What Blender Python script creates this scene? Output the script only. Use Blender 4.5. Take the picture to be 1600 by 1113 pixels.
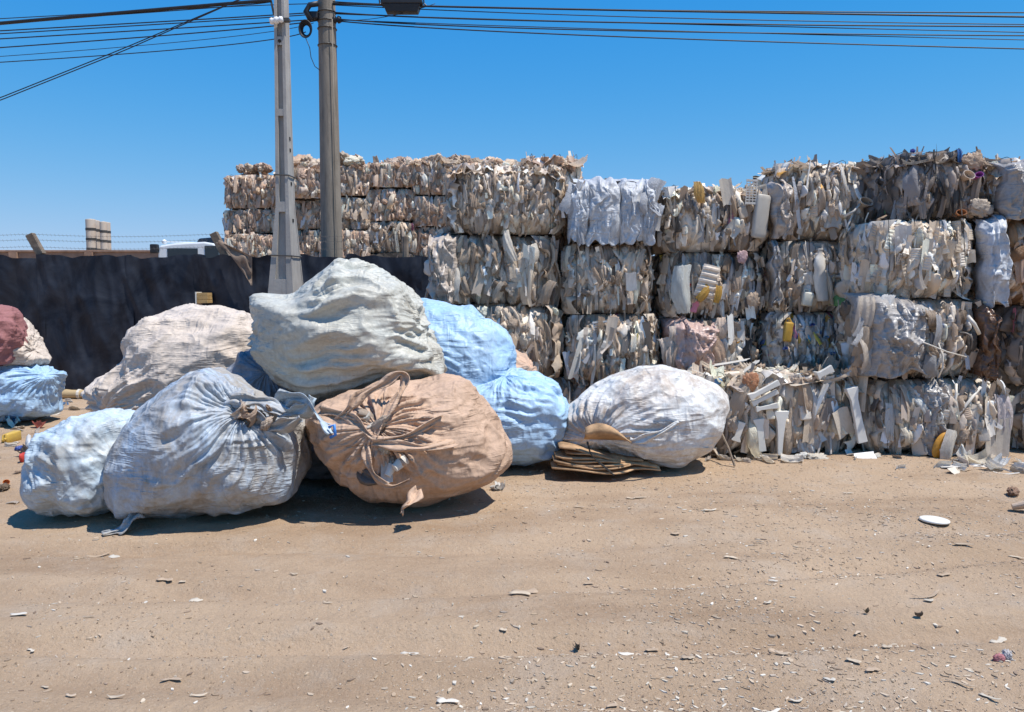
import bpy, bmesh, math, random
import numpy as np
from mathutils import Vector, Matrix, Euler, noise as mnoise

for o in list(bpy.data.objects): bpy.data.objects.remove(o)
scene = bpy.context.scene
C = scene.collection
R = math.radians
# ------------------------------------------------------------------ camera
F_PX, PITCH, EYE = 1210.0, math.atan(96.5/1210.0), 1.7
cam = bpy.data.cameras.new('camera'); camo = bpy.data.objects.new('camera', cam); C.objects.link(camo)
cam.sensor_width = 36.0; cam.lens = F_PX/1600*36.0; cam.clip_end = 3000; cam.clip_start = 0.05
camo.location = (0, 0, EYE); camo.rotation_euler = (math.pi/2-PITCH, 0, 0)
scene.camera = camo
# ------------------------------------------------------------------ sky, sun, exposure
SUN = Vector((0.37, -0.15, 0.91)).normalized()
w = bpy.data.worlds.new('World'); scene.world = w; w.use_nodes = True
nt = w.node_tree; bg = nt.nodes['Background']
sky = nt.nodes.new('ShaderNodeTexSky'); sky.sky_type = 'NISHITA'; sky.sun_disc = False
sky.sun_elevation = math.asin(SUN.z); sky.sun_rotation = math.atan2(SUN.x, SUN.y)
sky.altitude = 900; sky.air_density = 1.0; sky.dust_density = 0.0; sky.ozone_density = 3.6
hs = nt.nodes.new('ShaderNodeHueSaturation'); hs.inputs['Saturation'].default_value = 1.38; hs.inputs['Hue'].default_value = 0.4985
nt.links.new(sky.outputs[0], hs.inputs['Color']); 
def vm(op, a, b_=None):      # one tone curve over the whole sky: k*c/(1+m*c) per channel
    n = nt.nodes.new('ShaderNodeVectorMath'); n.operation = op
    for i, v in ((0, a), (1, b_)):
        if v is None: continue
        if isinstance(v, tuple): n.inputs[i].default_value = v
        else: nt.links.new(v, n.inputs[i])
    return n.outputs[0]
c_sky = vm('MULTIPLY', hs.outputs[0], (.161,)*3)
c_sky = vm('DIVIDE', vm('MULTIPLY', c_sky, (1.15, 1.80, 5.2)), vm('ADD', vm('MULTIPLY', c_sky, (1.6, 2.25, 5.6)), (1, 1, 1)))
nt.links.new(vm('DIVIDE', c_sky, (.161,)*3), bg.inputs[0]); bg.inputs[1].default_value = 0.14
sl = bpy.data.lights.new('sun', 'SUN'); slo = bpy.data.objects.new('sun', sl); C.objects.link(slo)
sl.energy = 4.8; sl.angle = R(0.53); sl.color = (1.0, 0.955, 0.89)
slo.rotation_euler = SUN.to_track_quat('Z', 'Y').to_euler(); slo.location = (6, 4, 20)
scene.view_settings.view_transform = 'Standard'; scene.view_settings.look = 'None'
scene.view_settings.gamma = 1; scene.view_settings.exposure = 0.28
scene.render.engine = 'CYCLES'
scene.render.resolution_x = 1024; scene.render.resolution_y = 712
scene.cycles.max_bounces = 6; scene.cycles.transparent_max_bounces = 8

# ------------------------------------------------------------------ helpers
CAM = np.array([0, 0, EYE]); FW = np.array([0, math.cos(PITCH), -math.sin(PITCH)]); UP = np.array([0, math.sin(PITCH), math.cos(PITCH)])
def ray(px, py): return FW + np.array([(px-800)/F_PX, 0, 0]) + UP*(-(py-556.5)/F_PX)
def at(px, py, Y):
    d = ray(px, py); return CAM + d*(Y/d[1])
def gnd(px, py, z=0.0):
    d = ray(px, py); return CAM + d*((z-EYE)/d[2])
def on_plane(px, py, P, n):
    d = ray(px, py); return CAM + d*(np.dot(P-CAM, n)/np.dot(d, n))

def tag(o, label=None, cat=None, group=None, kind=None):
    if label: o['label'] = label
    if cat: o['category'] = cat
    if group: o['group'] = group
    if kind: o['kind'] = kind
    return o
def empty(name, loc=(0, 0, 0), rot=(0, 0, 0)):
    o = bpy.data.objects.new(name, None); C.objects.link(o); o.location = loc; o.rotation_euler = rot
    o.empty_display_size = 0.2
    return o
def link(name, me, parent=None, loc=(0, 0, 0), rot=(0, 0, 0), scale=(1, 1, 1), color=None):
    o = bpy.data.objects.new(name, me); C.objects.link(o)
    if parent: o.parent = parent
    o.location = loc; o.rotation_euler = rot; o.scale = scale
    if color is not None: o.color = (*color, 1)
    return o

class MB:
    """collects polygons, builds one mesh"""
    def __init__(s): s.v = []; s.f = []; s.c = []
    def add(s, vs, fs, col=None):
        n = len(s.v); s.v += [tuple(p) for p in vs]; s.f += [tuple(i+n for i in f) for f in fs]
        s.c += [col]*len(fs)
        return s
    def box(s, x0, x1, y0, y1, z0, z1, M=None, col=None):
        vs = [Vector(p) for p in ((x0,y0,z0),(x1,y0,z0),(x1,y1,z0),(x0,y1,z0),(x0,y0,z1),(x1,y0,z1),(x1,y1,z1),(x0,y1,z1))]
        if M: vs = [M @ p for p in vs]
        return s.add(vs, [(3,2,1,0),(4,5,6,7),(0,1,5,4),(1,2,6,5),(2,3,7,6),(3,0,4,7)], col)
    def hexa(s, vs):
        return s.add(vs, [(3,2,1,0),(4,5,6,7),(0,1,5,4),(1,2,6,5),(2,3,7,6),(3,0,4,7)])
    def tube(s, pts, r, n=8, cap=True):
        pts = [Vector(p) for p in pts]; rs = r if isinstance(r, (list, tuple)) else [r]*len(pts)
        base = len(s.v); up = None
        for i, p in enumerate(pts):
            t = (pts[min(i+1, len(pts)-1)]-pts[max(i-1, 0)]).normalized()
            if up is None: up = Vector((0, 0, 1)) if abs(t.z) < .9 else Vector((1, 0, 0))
            a = t.cross(up).normalized(); b = a.cross(t).normalized(); up = b
            for k in range(n):
                q = 2*math.pi*k/n; s.v.append(tuple(p+(a*math.cos(q)+b*math.sin(q))*float(rs[i])))
        for i in range(len(pts)-1):
            for k in range(n):
                s.f.append((base+i*n+k, base+i*n+(k+1) % n, base+(i+1)*n+(k+1) % n, base+(i+1)*n+k)); s.c.append(None)
        if cap:
            s.f.append(tuple(base+k for k in range(n))[::-1]); s.f.append(tuple(base+(len(pts)-1)*n+k for k in range(n))); s.c += [None]*2
        return s
    def lathe(s, prof, n=16, M=None):
        base = len(s.v)
        for r, z in prof:
            for k in range(n):
                q = 2*math.pi*k/n; p = Vector((r*math.cos(q), r*math.sin(q), z)); s.v.append(tuple(M @ p if M else p))
        for i in range(len(prof)-1):
            for k in range(n):
                s.f.append((base+i*n+k, base+i*n+(k+1) % n, base+(i+1)*n+(k+1) % n, base+(i+1)*n+k)); s.c.append(None)
        return s
    def mesh(s, name, mat=None, smooth=False, bevel=0):
        me = bpy.data.meshes.new(name); me.from_pydata(s.v, [], s.f)
        if any(c is not None for c in s.c):
            a = me.color_attributes.new('Col', 'FLOAT_COLOR', 'CORNER'); arr = []
            for f, c in zip(s.f, s.c): arr += list((*(c or (.5, .5, .5)), 1))*len(f)
            a.data.foreach_set('color', arr)
        if bevel:
            bm = bmesh.new(); bm.from_mesh(me); bmesh.ops.remove_doubles(bm, verts=bm.verts, dist=1e-5)
            bmesh.ops.bevel(bm, geom=[e for e in bm.edges if e.is_manifold and e.calc_face_angle() > .5], offset=bevel, segments=2, affect='EDGES', profile=.5)
            bm.to_mesh(me); bm.free()
        if mat: me.materials.append(mat)
        if smooth: me.polygons.foreach_set('use_smooth', [True]*len(me.polygons))
        me.update(); return me
    def build(s, name, mat, parent=None, smooth=False, bevel=0, **k):
        return link(name, s.mesh(name, mat, smooth, bevel), parent, **k)

# ------------------------------------------------------------------ materials
def newmat(name, rough=.6, spec=.4):
    m = bpy.data.materials.new(name); m.use_nodes = True; t = m.node_tree; b = t.nodes['Principled BSDF']
    b.inputs['Roughness'].default_value = rough; b.inputs['Specular IOR Level'].default_value = spec
    return m, t, b
def N(t, ty, **k):
    n = t.nodes.new(ty)
    for a, v in k.items():
        if a.startswith('i_'): n.inputs[a[2:].replace('_', ' ')].default_value = v
        else: setattr(n, a, v)
    return n
def noise(t, vec, scale, detail=4, rough=.55, dist=0):
    n = N(t, 'ShaderNodeTexNoise'); n.inputs['Scale'].default_value = scale; n.inputs['Detail'].default_value = detail
    n.inputs['Roughness'].default_value = rough; n.inputs['Distortion'].default_value = dist
    if vec is not None: t.links.new(vec, n.inputs['Vector'])
    return n.outputs['Fac']
def ramp(t, fac, stops):
    r = N(t, 'ShaderNodeValToRGB'); e = r.color_ramp.elements
    while len(e) < len(stops): e.new(.5)
    for el, (p, c) in zip(e, stops): el.position = p; el.color = (*c, 1) if len(c) == 3 else c
    t.links.new(fac, r.inputs[0]); return r.outputs[0]
def mixc(t, fac, a, b, mode='MIX'):
    n = N(t, 'ShaderNodeMix', data_type='RGBA', blend_type=mode)
    for i, v in ((0, fac), (6, a), (7, b)):
        if hasattr(v, 'is_linked') or hasattr(v, 'node'): t.links.new(v, n.inputs[i])
        elif isinstance(v, (int, float)): n.inputs[i].default_value = v
        else: n.inputs[i].default_value = (*v, 1)
    return n.outputs[2]
def mapping(t, scale=(1, 1, 1), coord='Object', rot=(0, 0, 0)):
    tc = N(t, 'ShaderNodeTexCoord'); mp = N(t, 'ShaderNodeMapping'); mp.inputs['Scale'].default_value = scale; mp.inputs['Rotation'].default_value = rot
    t.links.new(tc.outputs[coord], mp.inputs[0]); return mp.outputs[0]
def bump(t, b, h, strength=.3, dist=.02):
    n = N(t, 'ShaderNodeBump'); n.inputs['Strength'].default_value = strength; n.inputs['Distance'].default_value = dist
    t.links.new(h, n.inputs['Height'])
    prev = b.inputs['Normal']
    if prev.is_linked: t.links.new(prev.links[0].from_socket, n.inputs['Normal'])
    t.links.new(n.outputs[0], prev)
def g3(v): return (v, v, v)

def mat_simple(name, col, rough=.6, var=.25, scale=8, bmp=.15, spec=.4, metal=0):
    m, t, b = newmat(name, rough, spec); v = mapping(t)
    f = noise(t, v, scale, 6, .6)
    lo = tuple(c*(1-var) for c in col); hi = tuple(min(1, c*(1+var)) for c in col)
    t.links.new(ramp(t, f, [(.3, lo), (.7, hi)]), b.inputs['Base Color'])
    b.inputs['Metallic'].default_value = metal
    if bmp: bump(t, b, noise(t, v, scale*6, 5, .6), bmp, .01)
    return m

def mat_piece(name, rough, transl=0, bscale=9, bstr=.5, dirt=.5, attr=False):
    """scrap plastic: colour of each piece from the object colour (or a colour attribute), with dirt"""
    m, t, b = newmat(name, rough, .28)
    if attr:
        a = N(t, 'ShaderNodeAttribute', attribute_name='Col'); col = a.outputs['Color']
    else:
        a = N(t, 'ShaderNodeObjectInfo'); col = a.outputs['Color']
    tc = N(t, 'ShaderNodeTexCoord'); v = tc.outputs['Object']
    if not attr:   # give every copy its own pattern
        ad = N(t, 'ShaderNodeVectorMath', operation='ADD'); cm = N(t, 'ShaderNodeVectorMath', operation='SCALE'); cm.inputs['Scale'].default_value = 37
        cx = N(t, 'ShaderNodeCombineXYZ'); t.links.new(a.outputs['Random'], cx.inputs[0]); t.links.new(a.outputs['Random'], cx.inputs[1])
        t.links.new(cx.outputs[0], cm.inputs[0]); t.links.new(v, ad.inputs[0]); t.links.new(cm.outputs[0], ad.inputs[1]); v = ad.outputs[0]
    d = noise(t, v, 3.2, 6, .65, .6)
    dm = ramp(t, d, [(.42, g3(0)), (.75, g3(dirt*.75))])
    c2 = mixc(t, dm, col, (.27, .19, .12))
    t.links.new(c2, b.inputs['Base Color'])
    if bstr: bump(t, b, noise(t, v, bscale, 4, .55, 1.2), bstr, .03)
    if transl:
        tr = N(t, 'ShaderNodeBsdfTranslucent'); t.links.new(c2, tr.inputs[0]); mx = N(t, 'ShaderNodeMixShader'); mx.inputs[0].default_value = transl
        out = t.nodes['Material Output']; t.links.new(b.outputs[0], mx.inputs[1]); t.links.new(tr.outputs[0], mx.inputs[2]); t.links.new(mx.outputs[0], out.inputs[0])
    return m
M_FILM = mat_piece('film_plastic', .42, .30)
M_RIGID = mat_piece('rigid_plastic', .42, .05, 6, .12, .45)
M_FILL = mat_piece('shredded_plastic', .45, .1, 12, .2, .3, attr=True)
M_CHIP = mat_piece('chips', .9, 0, 12, 0, .35, attr=True); M_CHIP.node_tree.nodes['Principled BSDF'].inputs['Specular IOR Level'].default_value = .1
M_CORE = mat_simple('bale_core', (.06, .048, .038), .8, .5, 14, .8)  # near-black: shade in the gaps between scraps and bales, put into the colour
M_STRAP = mat_simple('bale_wire', (.05, .045, .04), .5, .3, 8, 0)

def mat_cloth(name, col, dirtcol, dirt=.7, stain=(.1, .08, .06), dark=.35, rough=.5, streak=(1, 1, 1), lo=.42, hi=.66, weave=0.35, seed=0.0):
    m, t, b = newmat(name, rough, .5)
    tc = N(t, 'ShaderNodeTexCoord'); mp = N(t, 'ShaderNodeMapping'); mp.inputs['Location'].default_value = (seed*3.7, seed*1.3, seed*2.1)
    t.links.new(tc.outputs['Object'], mp.inputs[0]); v = mp.outputs[0]
    mp2 = N(t, 'ShaderNodeMapping'); mp2.inputs['Scale'].default_value = streak; t.links.new(v, mp2.inputs[0]); vs = mp2.outputs[0]
    d1 = ramp(t, noise(t, vs, 1.6, 12, .74, .3), [(lo, g3(0)), (hi, g3(dirt))])
    c = mixc(t, d1, col, dirtcol)
    d2 = ramp(t, noise(t, vs, 5.5, 8, .7, .8), [(.56, g3(0)), (.74, g3(dark))])
    c = mixc(t, d2, c, stain)
    mg = N(t, 'ShaderNodeMapping'); mg.inputs['Scale'].default_value = (.8, 9, 2.2); mg.inputs['Rotation'].default_value = (.3, .5+seed, .2); t.links.new(v, mg.inputs[0])
    d4 = ramp(t, noise(t, mg.outputs[0], 3.0, 7, .68, .6), [(.52, g3(0)), (.72, g3(dark))]); c = mixc(t, d4, c, tuple(.5*(p_+q_) for p_, q_ in zip(stain, dirtcol)))
    d3 = ramp(t, noise(t, v, 38, 4, .7), [(.35, g3(.86)), (.7, g3(1.06))])
    c = mixc(t, 1.0, c, d3, 'MULTIPLY')
    t.links.new(c, b.inputs['Base Color'])
    # creases of the stiff woven sheet
    mp3 = N(t, 'ShaderNodeMapping'); mp3.inputs['Scale'].default_value = (1, 1, 1.8); t.links.new(v, mp3.inputs[0])
    n1 = N(t, 'ShaderNodeTexNoise', noise_type='RIDGED_MULTIFRACTAL'); n1.inputs['Scale'].default_value = 4.5; n1.inputs['Detail'].default_value = 5; n1.inputs['Distortion'].default_value = .7
    t.links.new(mp3.outputs[0], n1.inputs['Vector'])
    bump(t, b, n1.outputs['Fac'], .15, .02)
    bump(t, b, noise(t, v, 30, 4, .6, .6), .12, .012)
    for ri, (sx_, fr_, st_) in enumerate((((.9, .9, 5), 3.2, .5), ((4.5, 1, 1.0), 3.6, .42), ((1.5, 1.5, 9), 6.0, .3))):   # fine drag wrinkles
        mw = N(t, 'ShaderNodeMapping'); mw.inputs['Scale'].default_value = sx_; mw.inputs['Rotation'].default_value = (.15*ri, .35*math.sin(seed*1.7+ri*2), .2*seed); t.links.new(v, mw.inputs[0])
        nr = N(t, 'ShaderNodeTexNoise', noise_type='RIDGED_MULTIFRACTAL'); nr.inputs['Scale'].default_value = fr_*.8; nr.inputs['Detail'].default_value = 2; nr.inputs['Distortion'].default_value = .9
        t.links.new(mw.outputs[0], nr.inputs['Vector'])
        mk = N(t, 'ShaderNodeMath', operation='MULTIPLY'); t.links.new(nr.outputs['Fac'], mk.inputs[0]); t.links.new(ramp(t, noise(t, v, 1.7+.4*ri, 2, .5), [(.42, g3(0)), (.6, g3(1))]), mk.inputs[1])
        bump(t, b, mk.outputs[0], min(1, st_*1.7), .03)
    vo = N(t, 'ShaderNodeTexVoronoi', feature='F1'); vo.inputs['Scale'].default_value = 5.5; vo.inputs['Randomness'].default_value = 1
    dn_ = N(t, 'ShaderNodeTexNoise'); dn_.inputs['Scale'].default_value = 3.5; dn_.inputs['Detail'].default_value = 3; t.links.new(v, dn_.inputs['Vector'])
    av = N(t, 'ShaderNodeVectorMath', operation='MULTIPLY_ADD'); av.inputs[1].default_value = (.35, .35, .35); t.links.new(dn_.outputs['Color'], av.inputs[0]); t.links.new(v, av.inputs[2]); t.links.new(av.outputs[0], vo.inputs['Vector'])
    bump(t, b, vo.outputs['Distance'], .45, .05)
    vo2 = N(t, 'ShaderNodeTexVoronoi', feature='F1'); vo2.inputs['Scale'].default_value = 13; t.links.new(av.outputs[0], vo2.inputs['Vector']); bump(t, b, vo2.outputs['Distance'], .3, .02)
    wv = N(t, 'ShaderNodeTexChecker'); wv.inputs['Scale'].default_value = 260; t.links.new(v, wv.inputs[0])
    bump(t, b, wv.outputs['Fac'], weave*.3, .002)
    tr = N(t, 'ShaderNodeBsdfTranslucent'); t.links.new(c, tr.inputs[0]); mx = N(t, 'ShaderNodeMixShader'); mx.inputs[0].default_value = .07
    out = t.nodes['Material Output']; t.links.new(b.outputs[0], mx.inputs[1]); t.links.new(tr.outputs[0], mx.inputs[2]); t.links.new(mx.outputs[0], out.inputs[0])
    return m

# ------------------------------------------------------------------ ground
rng = np.random.default_rng(5)
def vnoise(x, y, seed=0):
    """cheap smooth value noise on arrays"""
    xi = np.floor(x).astype(int); yi = np.floor(y).astype(int); fx = x-xi; fy = y-yi
    fx = fx*fx*(3-2*fx); fy = fy*fy*(3-2*fy)
    def h(i, j):
        n = (i*374761393+j*668265263+seed*1442695041) & 0x7fffffff
        n = ((n ^ (n >> 13))*1274126177) & 0x7fffffff
        return ((n ^ (n >> 16)) & 0xffff)/65535.0
    return (h(xi, yi)*(1-fx)+h(xi+1, yi)*fx)*(1-fy)+(h(xi, yi+1)*(1-fx)+h(xi+1, yi+1)*fx)*fy
_PERM = np.random.default_rng(99).permutation(4096); _GR = np.random.default_rng(98).normal(0, 1, (4096, 3)); _GR /= np.linalg.norm(_GR, axis=1)[:, None]
def gnoise(p):
    """3D gradient noise on an array of points"""
    i = np.floor(p).astype(int); f = p-i; w_ = f*f*f*(f*(f*6-15)+10); out = 0
    for a in (0, 1):
        for b_ in (0, 1):
            for c_ in (0, 1):
                o = np.array([a, b_, c_]); h = _PERM[(_PERM[(_PERM[(i[..., 0]+a) & 4095]+i[..., 1]+b_) & 4095]+i[..., 2]+c_) & 4095]
                g = (_GR[h]*(f-o)).sum(-1)
                out = out+g*np.where(a, w_[..., 0], 1-w_[..., 0])*np.where(b_, w_[..., 1], 1-w_[..., 1])*np.where(c_, w_[..., 2], 1-w_[..., 2])
    return out
def folds(P, u_, v_, rg, fold, dirn):
    """height field of cloth folds on a unit-size body; fold = (pleats, drag, crumple)"""
    o = rg.uniform(0, 50, (6, 3))
    wp = np.stack([gnoise(P*1.6+o[0]), gnoise(P*1.6+o[1]), gnoise(P*1.6+o[2])], -1)
    Q = P+.20*wp+.035*np.stack([gnoise(P*4.5+o[3]), gnoise(P*4.5+o[4]), gnoise(P*4.5+o[5])], -1)
    def ridge(q_, p_=1.0): return 1-np.minimum(1, 2.9*np.abs(gnoise(q_)))**p_
    # pleats run away from the mouth: vary with u, hardly with v
    c_, s_ = np.cos(u_+.5*wp[..., 0]), np.sin(u_+.5*wp[..., 0])
    k = 3.2; pl = np.stack([c_*k, s_*k, v_*1.1], -1)+o[1]; pl2 = np.stack([c_*k*2.1, s_*k*2.1, v_*1.6], -1)+o[2]
    env = np.exp(-(v_/.85)**2)+.35*np.exp(-((np.pi-v_)/.6)**2)
    pleat = (ridge(pl, .8)+.55*ridge(pl2, .8)-.7)*env*np.clip(np.sin(v_)*2.2, 0, 1)
    # long drag folds in several directions, each over its own region; flat panels between
    def family(dn, fr, off, msk, sq=.88):
        dn = np.array(dn, float); dn /= np.linalg.norm(dn); A = Q-dn*(Q @ dn)[..., None]*sq
        return (ridge(A*fr+off, .85)-.4)*msk
    def mask(off, fq=1.7, b_=.35): return np.clip(b_+2.6*gnoise(P*fq+off), 0, 1.2)
    dn = np.array(dirn, float); d2 = dn+np.array([0, 0, .9])*np.sign(.3-abs(dn[2])+1e-3); d3 = dn-np.array([0, 0, .8])
    drag = family(dn, 4.2, o[3], mask(o[4], 1.5, .45))+.45*family(dn, 9, o[5], mask(o[0], 2.0, .22))+.15*family(dn, 19, o[1], mask(o[3], 2.6, .1), .93)
    cr_ = .8*family(d2, 3.6, o[2], mask(o[2], 1.8, .25))+.4*family(d3, 8.0, o[4], mask(o[5], 2.0, .1))+.14*family(d2, 17, o[0], mask(o[1], 2.6, .1), .92)+.8*(ridge(Q*2.1+o[0], 1.0)-.5)+.2*(ridge(Q*4.6+o[3], 1.0)-.5)
    pts = rg.normal(0, 1, (75, 3)); pts = pts/np.linalg.norm(pts, axis=1)[:, None]*rg.uniform(.5, 1.1, (75, 1)); dnn = dn/np.linalg.norm(dn)
    sqz = lambda a: a-(a @ dnn)[..., None]*dnn*.55
    wq = sqz(Q+.06*wp); pq = sqz(pts); f1 = np.full(Q.shape[:2], 9.)
    for q_ in pq: f1 = np.minimum(f1, ((wq-q_)**2).sum(-1))
    cr_ = cr_+2.2*np.clip(np.sqrt(f1)/.38, 0, 1.4)
    big = gnoise(P*1.9+o[5])*1.0
    return fold[0]*pleat+fold[1]*drag+fold[2]*cr_+big*.6
def ground_z(x, y):
    x = np.asarray(x, float); y = np.asarray(y, float)
    z = (vnoise(x*.5, y*.5, 1)-.5)*.05+(vnoise(x*1.7, y*2.2, 2)-.5)*.026+(vnoise(x*5, y*7, 3)-.5)*.012+(vnoise(x*15, y*19, 4)-.5)*.006
    for off, sl_, dp in ((3.75, .09, .030), (4.55, .13, .026), (5.25, .06, .018), (3.2, .02, .02)):   # wheel ruts
        yy = off+sl_*x+.12*np.sin(x*.6+off); d = (y-yy)/.11
        z += -2.2*dp*np.exp(-d*d)*(.45+.55*vnoise(x*.8, y*0+off*7, 6))+dp*.55*np.exp(-((np.abs(y-yy)-.2)/.08)**2)*vnoise(x*2.5, y*2, 7)
    return z*np.clip((30-np.abs(y-5))/20, 0, 1)*np.clip((30-np.abs(x))/15, 0, 1)
def graded(a, b, step, lo, hi):
    g = list(np.arange(a, b, step)); s = step; p = a; left = []
    while p > lo: s *= 1.35; p -= s; left.append(max(p, lo))
    s = step; p = g[-1]; right = []
    while p < hi: s *= 1.35; p += s; right.append(min(p, hi))
    return np.array(left[::-1]+g+right)
gx = graded(-7, 7, .035, -900, 900); gy = graded(2.2, 10, .03, -60, 1600)
X, Y = np.meshgrid(gx, gy); Z = ground_z(X, Y)
nx, ny = len(gx), len(gy)
me = bpy.data.meshes.new('ground')
idx = np.arange(nx*ny).reshape(ny, nx)
q = np.stack([idx[:-1, :-1], idx[:-1, 1:], idx[1:, 1:], idx[1:, :-1]], -1).reshape(-1, 4)
me.vertices.add(nx*ny); me.vertices.foreach_set('co', np.stack([X, Y, Z], -1).astype(np.float32).ravel())
me.loops.add(q.size); me.loops.foreach_set('vertex_index', q.ravel().astype(np.int32))
me.polygons.add(len(q)); me.polygons.foreach_set('loop_start', np.arange(0, q.size, 4, dtype=np.int32)); me.polygons.foreach_set('loop_total', np.full(len(q), 4, np.int32))
me.update(calc_edges=True); me.polygons.foreach_set('use_smooth', np.ones(len(q), bool))
m, t, b = newmat('dry_dirt', .95, .1); v = mapping(t); vst = mapping(t, (.35, 1.3, 1), rot=(0, 0, R(-5)))
c = ramp(t, noise(t, v, .7, 6, .6, .4), [(.3, (.385, .27, .175)), (.7, (.475, .345, .232))])
c = mixc(t, ramp(t, noise(t, vst, 1.1, 7, .6, .3), [(.46, g3(0)), (.64, g3(.75))]), c, (.30, .20, .125))
c = mixc(t, ramp(t, noise(t, v, 2.3, 8, .65, .5), [(.5, g3(0)), (.7, g3(.45))]), c, (.45, .375, .30))
c = mixc(t, ramp(t, noise(t, v, 55, 4, .75), [(.52, g3(0)), (.7, g3(.45))]), c, (.30, .215, .14))
c = mixc(t, ramp(t, noise(t, v, 90, 3, .7), [(.56, g3(0)), (.72, g3(.5))]), c, (.56, .46, .36))
t.links.new(c, b.inputs['Base Color'])
bump(t, b, noise(t, v, 22, 8, .7), .9, .03); bump(t, b, noise(t, v, 120, 4, .7), .5, .008)
me.materials.append(m)
tag(link('ground', me), kind='structure')
def gz(x, y): return float(ground_z(x, y))

# ------------------------------------------------------------------ scrap library (shared meshes)
rnd = random.Random(11)
def grid_mesh(name, P, mat, smooth=True, close_u=False):
    """P[nv][nu] points -> mesh"""
    P = np.asarray(P, float); nv, nu = P.shape[:2]; id_ = np.arange(nv*nu).reshape(nv, nu)
    fs = []
    for j in range(nv-1):
        for i in range(nu if close_u else nu-1):
            k = (i+1) % nu; fs.append((id_[j, i], id_[j, k], id_[j+1, k], id_[j+1, i]))
    me = bpy.data.meshes.new(name); me.from_pydata(P.reshape(-1, 3).tolist(), [], [tuple(int(a) for a in f) for f in fs])
    me.materials.append(mat)
    if smooth: me.polygons.foreach_set('use_smooth', [True]*len(fs))
    me.update(); return me
def lib_film(k):
    r = np.random.default_rng(100+k); nu, nv = 15, 12; P = np.zeros((nv, nu, 3))
    a1, a2, p1, p2, dr = r.uniform(.08, .22), r.uniform(.04, .12), r.uniform(0, 6), r.uniform(0, 6), r.uniform(-2, 2)
    f1, f2 = r.uniform(5, 10), r.uniform(12, 24); bow = r.uniform(.1, .5); tw = r.uniform(-.7, .7); e0, e1 = r.uniform(.6, 1.1, 2); bend = r.uniform(-.22, .22)
    for j in range(nv):
        v_ = j/(nv-1); wd = (e0*(1-v_)+e1*v_)+(1-(e0*(1-v_)+e1*v_))*math.sin(math.pi*v_)
        for i in range(nu):
            u_ = i/(nu-1)
            x = (u_-.5)*wd; y = a1*math.sin(f1*u_+p1+dr*v_)+a2*math.sin(f2*u_+p2-dr*v_)+(bow+.25)*abs(2*v_-1)**2.5*.9+.32*(2*u_-1)**2
            cs, sn = math.cos(tw*(v_-.5)), math.sin(tw*(v_-.5))
            P[j, i] = (x*cs-y*sn+bend*math.sin(math.pi*v_), x*sn+y*cs, v_-.5)
    P += r.normal(0, .014, P.shape)
    return grid_mesh('film_scrap', P, M_FILM)
def lib_lump(k):
    bm = bmesh.new(); bmesh.ops.create_icosphere(bm, subdivisions=4, radius=.5)
    s = Vector((k*7.3, k*2.1, k*4.4))
    for v_ in bm.verts:
        c0 = v_.co.copy(); wv = Vector((mnoise.noise(c0*2.4+s), mnoise.noise(c0*2.4+s+Vector((9, 0, 0))), mnoise.noise(c0*2.4+s+Vector((0, 9, 0)))))*.35
        q_ = c0+wv; n1 = 1-min(1, 2.4*abs(mnoise.noise(q_*3.1+s))); n2 = 1-min(1, 2.4*abs(mnoise.noise(Vector((q_.x*2.2, q_.y*2.2, q_.z))*3.2+s*2)))
        v_.co *= .55+.34*n1+.26*n2+.3*mnoise.noise(c0*1.6+s)
        v_.co.y *= .6
    me = bpy.data.meshes.new('crumpled_film'); bm.to_mesh(me); bm.free(); me.materials.append(M_FILM)
    me.polygons.foreach_set('use_smooth', [True]*len(me.polygons)); return me
def lib_bottle(k):
    r = np.random.default_rng(300+k); n = 10
    prof = [(.02, -.5), (.2, -.5), (.235, -.46), (.22, -.2), (.235, -.05), (.22, .1), (.235, .2), (.16, .33), (.085, .4), (.085, .47), (.1, .475), (.1, .5), (.0, .5)]
    P = np.zeros((len(prof), n, 3)); ph = r.uniform(0, 6)
    sq = r.uniform(.35, .75)
    for j, (rr, z) in enumerate(prof):
        for i in range(n):
            a = 2*math.pi*i/n; d = 1+.18*math.sin(3*z*4+ph+2*a)*(abs(rr) > .15)
            P[j, i] = (rr*d*math.cos(a)*1.1+.1*math.sin(3*z+ph), rr*d*math.sin(a)*sq, z)
    return grid_mesh('crushed_bottle', P, M_RIGID, close_u=True)
def lib_tray(k):       # ribbed white tray, bent
    r = np.random.default_rng(400+k); nv, nu = 22, 7; P = np.zeros((nv, nu, 3)); cv = r.uniform(-.5, .5); cu = r.uniform(.1, .5)
    for j in range(nv):
        v_ = j/(nv-1)
        for i in range(nu):
            u_ = i/(nu-1)-.5; P[j, i] = (u_*(1-.25*v_), -.035*(1 if (j//2) % 2 else -1)*(abs(u_) < .4)+cu*u_*u_*1.6+cv*(v_-.5)**2, v_-.5)
    return grid_mesh('ribbed_tray', P, M_RIGID, smooth=False)
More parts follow.
